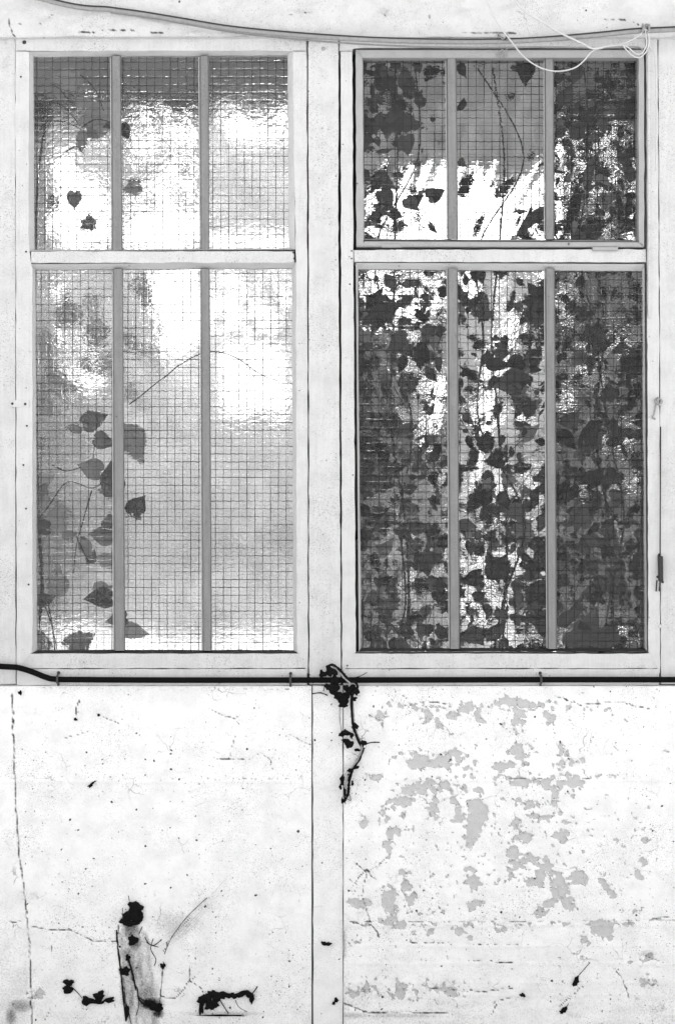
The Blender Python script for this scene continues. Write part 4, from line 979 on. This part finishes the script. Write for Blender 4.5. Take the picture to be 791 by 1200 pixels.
debris('dead_leaf', 'ragged flat black dead leaf at lower left, right of the dangling one', 'dead leaf', [(103, 1173, 8, 5, 0), (116, 1168, 6, 6, 60), (113, 1174, 9, 3, 0), (128, 1172, 7, 3, 10), (119, 1164, 3, 4, 0)], 115, 1180, [([(121, 1160), (118, 1168)], .6)])
debris('dead_leaf', 'tiny slanting black leaf sliver in the middle of the left wall', 'dead leaf', [(107, 920, 4.5, 1.8, 40), (110, 917, 4, 1.1, 35)], 108, 922)
debris('dead_leaf', 'pointed black leaf on a long stalk low on the right wall', 'dead leaf', [(675, 1149, 5, 3.2, 75), (673, 1153, 3, 3, 0)], 674, 1156, [([(676, 1145), (684, 1136), (691, 1128)], .5)])
debris('dead_leaf', 'small black leaf at the foot of the right wall', 'dead leaf', [(661, 1183, 4, 3, 30), (658, 1186, 3, 2)], 660, 1188, [([(662, 1182), (666, 1176)], .5)])
debris('dead_leaf', 'small black scrap low on the wall left of centre of the flaking patches', 'dead leaf', [(612, 1166, 3.5, 2.4, -20)], 612, 1168)
debris('dirt_blob', 'black square crumb hanging beside the torn stained strip', 'crumb', [(191, 1132, 3.4, 3.2, 45)], 191, 1136)
debris('dirt_blob', 'small black crumb under the left end of the black cable', 'crumb', [(24, 812, 2.4, 2.6, 0)], 24, 815)
debris('dirt_blob', 'black smear of dirt on the narrow centre board', 'crumb', [(383, 1106, 6, 2.2, 0), (379, 1105, 3, 2)], 383, 1108, y=-.006)
debris('dirt_blob', 'small dark blister crumb on the left wall below the cable', 'crumb', [(89, 843, 2.4, 1.8, -30), (116, 838, 1.8, 1.6, 0)], 89, 845)
debris('dirt_blob', 'black crumb at the foot of the narrow centre board', 'crumb', [(394, 1172, 2.5, 3, 0), (391, 1176, 2, 2)], 392, 1178, y=-.006)
for (x, y, l) in ((158, 819, 'first of the two specks under the cable, left of centre of the left wall'),): pass
# broken hole with curled black rim
HO = thing('broken_hole', P(268, 1190, YW), 'hole broken through the foot of the left wall with a curled black rim', 'hole')
g = 500
for (x, y, rx, ry, a) in ((237, 1172, 5, 6, 0), (243, 1170, 7, 6, 0), (250, 1165, 6, 5, 0), (256, 1168, 7, 6, 0), (263, 1166, 7, 4, 0), (272, 1167, 6, 3.4, 0), (280, 1166, 6, 3.2, 10), (287, 1163, 5, 3, 0), (292, 1165, 5, 4, -30), (295, 1170, 3, 6, 0), (236, 1182, 3, 8, 0), (246, 1178, 6, 6, 0), (252, 1176, 5, 5, 0), (262, 1190, 30, 1.1, 0)):
    g += 1; crumple(x, y, rx, ry, YW - .004, HO, g, name='rim_flake', ang=a, flat=.35)
dstem([(293, 1168), (298, 1162), (302, 1156)], .7, YW - .004, M_DEAD, HO, 5, 'thread'); dstem([(258, 1172), (263, 1180), (268, 1188)], .6, YW - .004, M_DEAD, HO, 5, 'thread'); dstem([(276, 1172), (280, 1180), (290, 1186)], .4, YW - .004, M_DEAD, HO, 5, 'thread')
TS = thing('torn_strip_edge', P(160, 1188, YW), 'dark curling edges of the torn stained strip at the foot of the left wall', 'torn strip')
for pts, w_ in (([(137, 1090), (138, 1106), (141, 1132), (144, 1160), (148, 1200)], 1.0), ([(151, 1124), (157, 1146), (161, 1166), (168, 1176), (184, 1184)], 1.0), ([(192, 1130), (189, 1160), (186, 1190)], .4), ([(143, 1150), (150, 1180), (154, 1200)], .5), ([(160, 1150), (163, 1175), (160, 1190)], .5)): dstem(pts, w_, YW - .001, M_DEAD, TS, 5, 'edge')
for b in ((156, 1102, 6, 6, 0), (147, 1138, 6, 5, 0), (184, 1181, 8, 5, 0), (175, 1176, 7, 4, -20), (149, 1186, 3, 9, 0), (150, 1122, 3, 4, 0)): crumple(b[0], b[1], b[2], b[3], YW - .001, TS, 700 + b[0], name='dirt_flake', flat=.12)
# cobweb threads by the torn strip
CW = thing('cobweb', P(200, 1120, YW - .004), 'dirty cobweb threads fanning up and right from the torn strip', 'cobweb')
r = random.Random(9)
for k in range(7):
    x0 = 186 + r.uniform(0, 14); y0_ = 1118 - r.uniform(0, 30); x1 = 215 + r.uniform(0, 62); 
    y1_ = 1092 - (x1 - 205) * .95 + r.uniform(-8, 10)
    dstem([(x0, y0_), ((x0 + x1) / 2 + 3, (y0_ + y1_) / 2 + 3), (x1, y1_)], .09, YW - .004, M_WEB, CW, 3, 'thread')
dstem([(193, 1118), (202, 1098), (220, 1074), (243, 1052)], .42, YW - .004, M_DEAD, CW, 4, 'thread')
for pts in ([(180, 1100), (177, 1112), (183, 1124), (181, 1132)], [(172, 1104), (180, 1108), (190, 1101)], [(170, 1098), (175, 1106), (186, 1110)]): dstem(pts, .5, YW - .004, M_DEAD, CW, 4, 'thread')
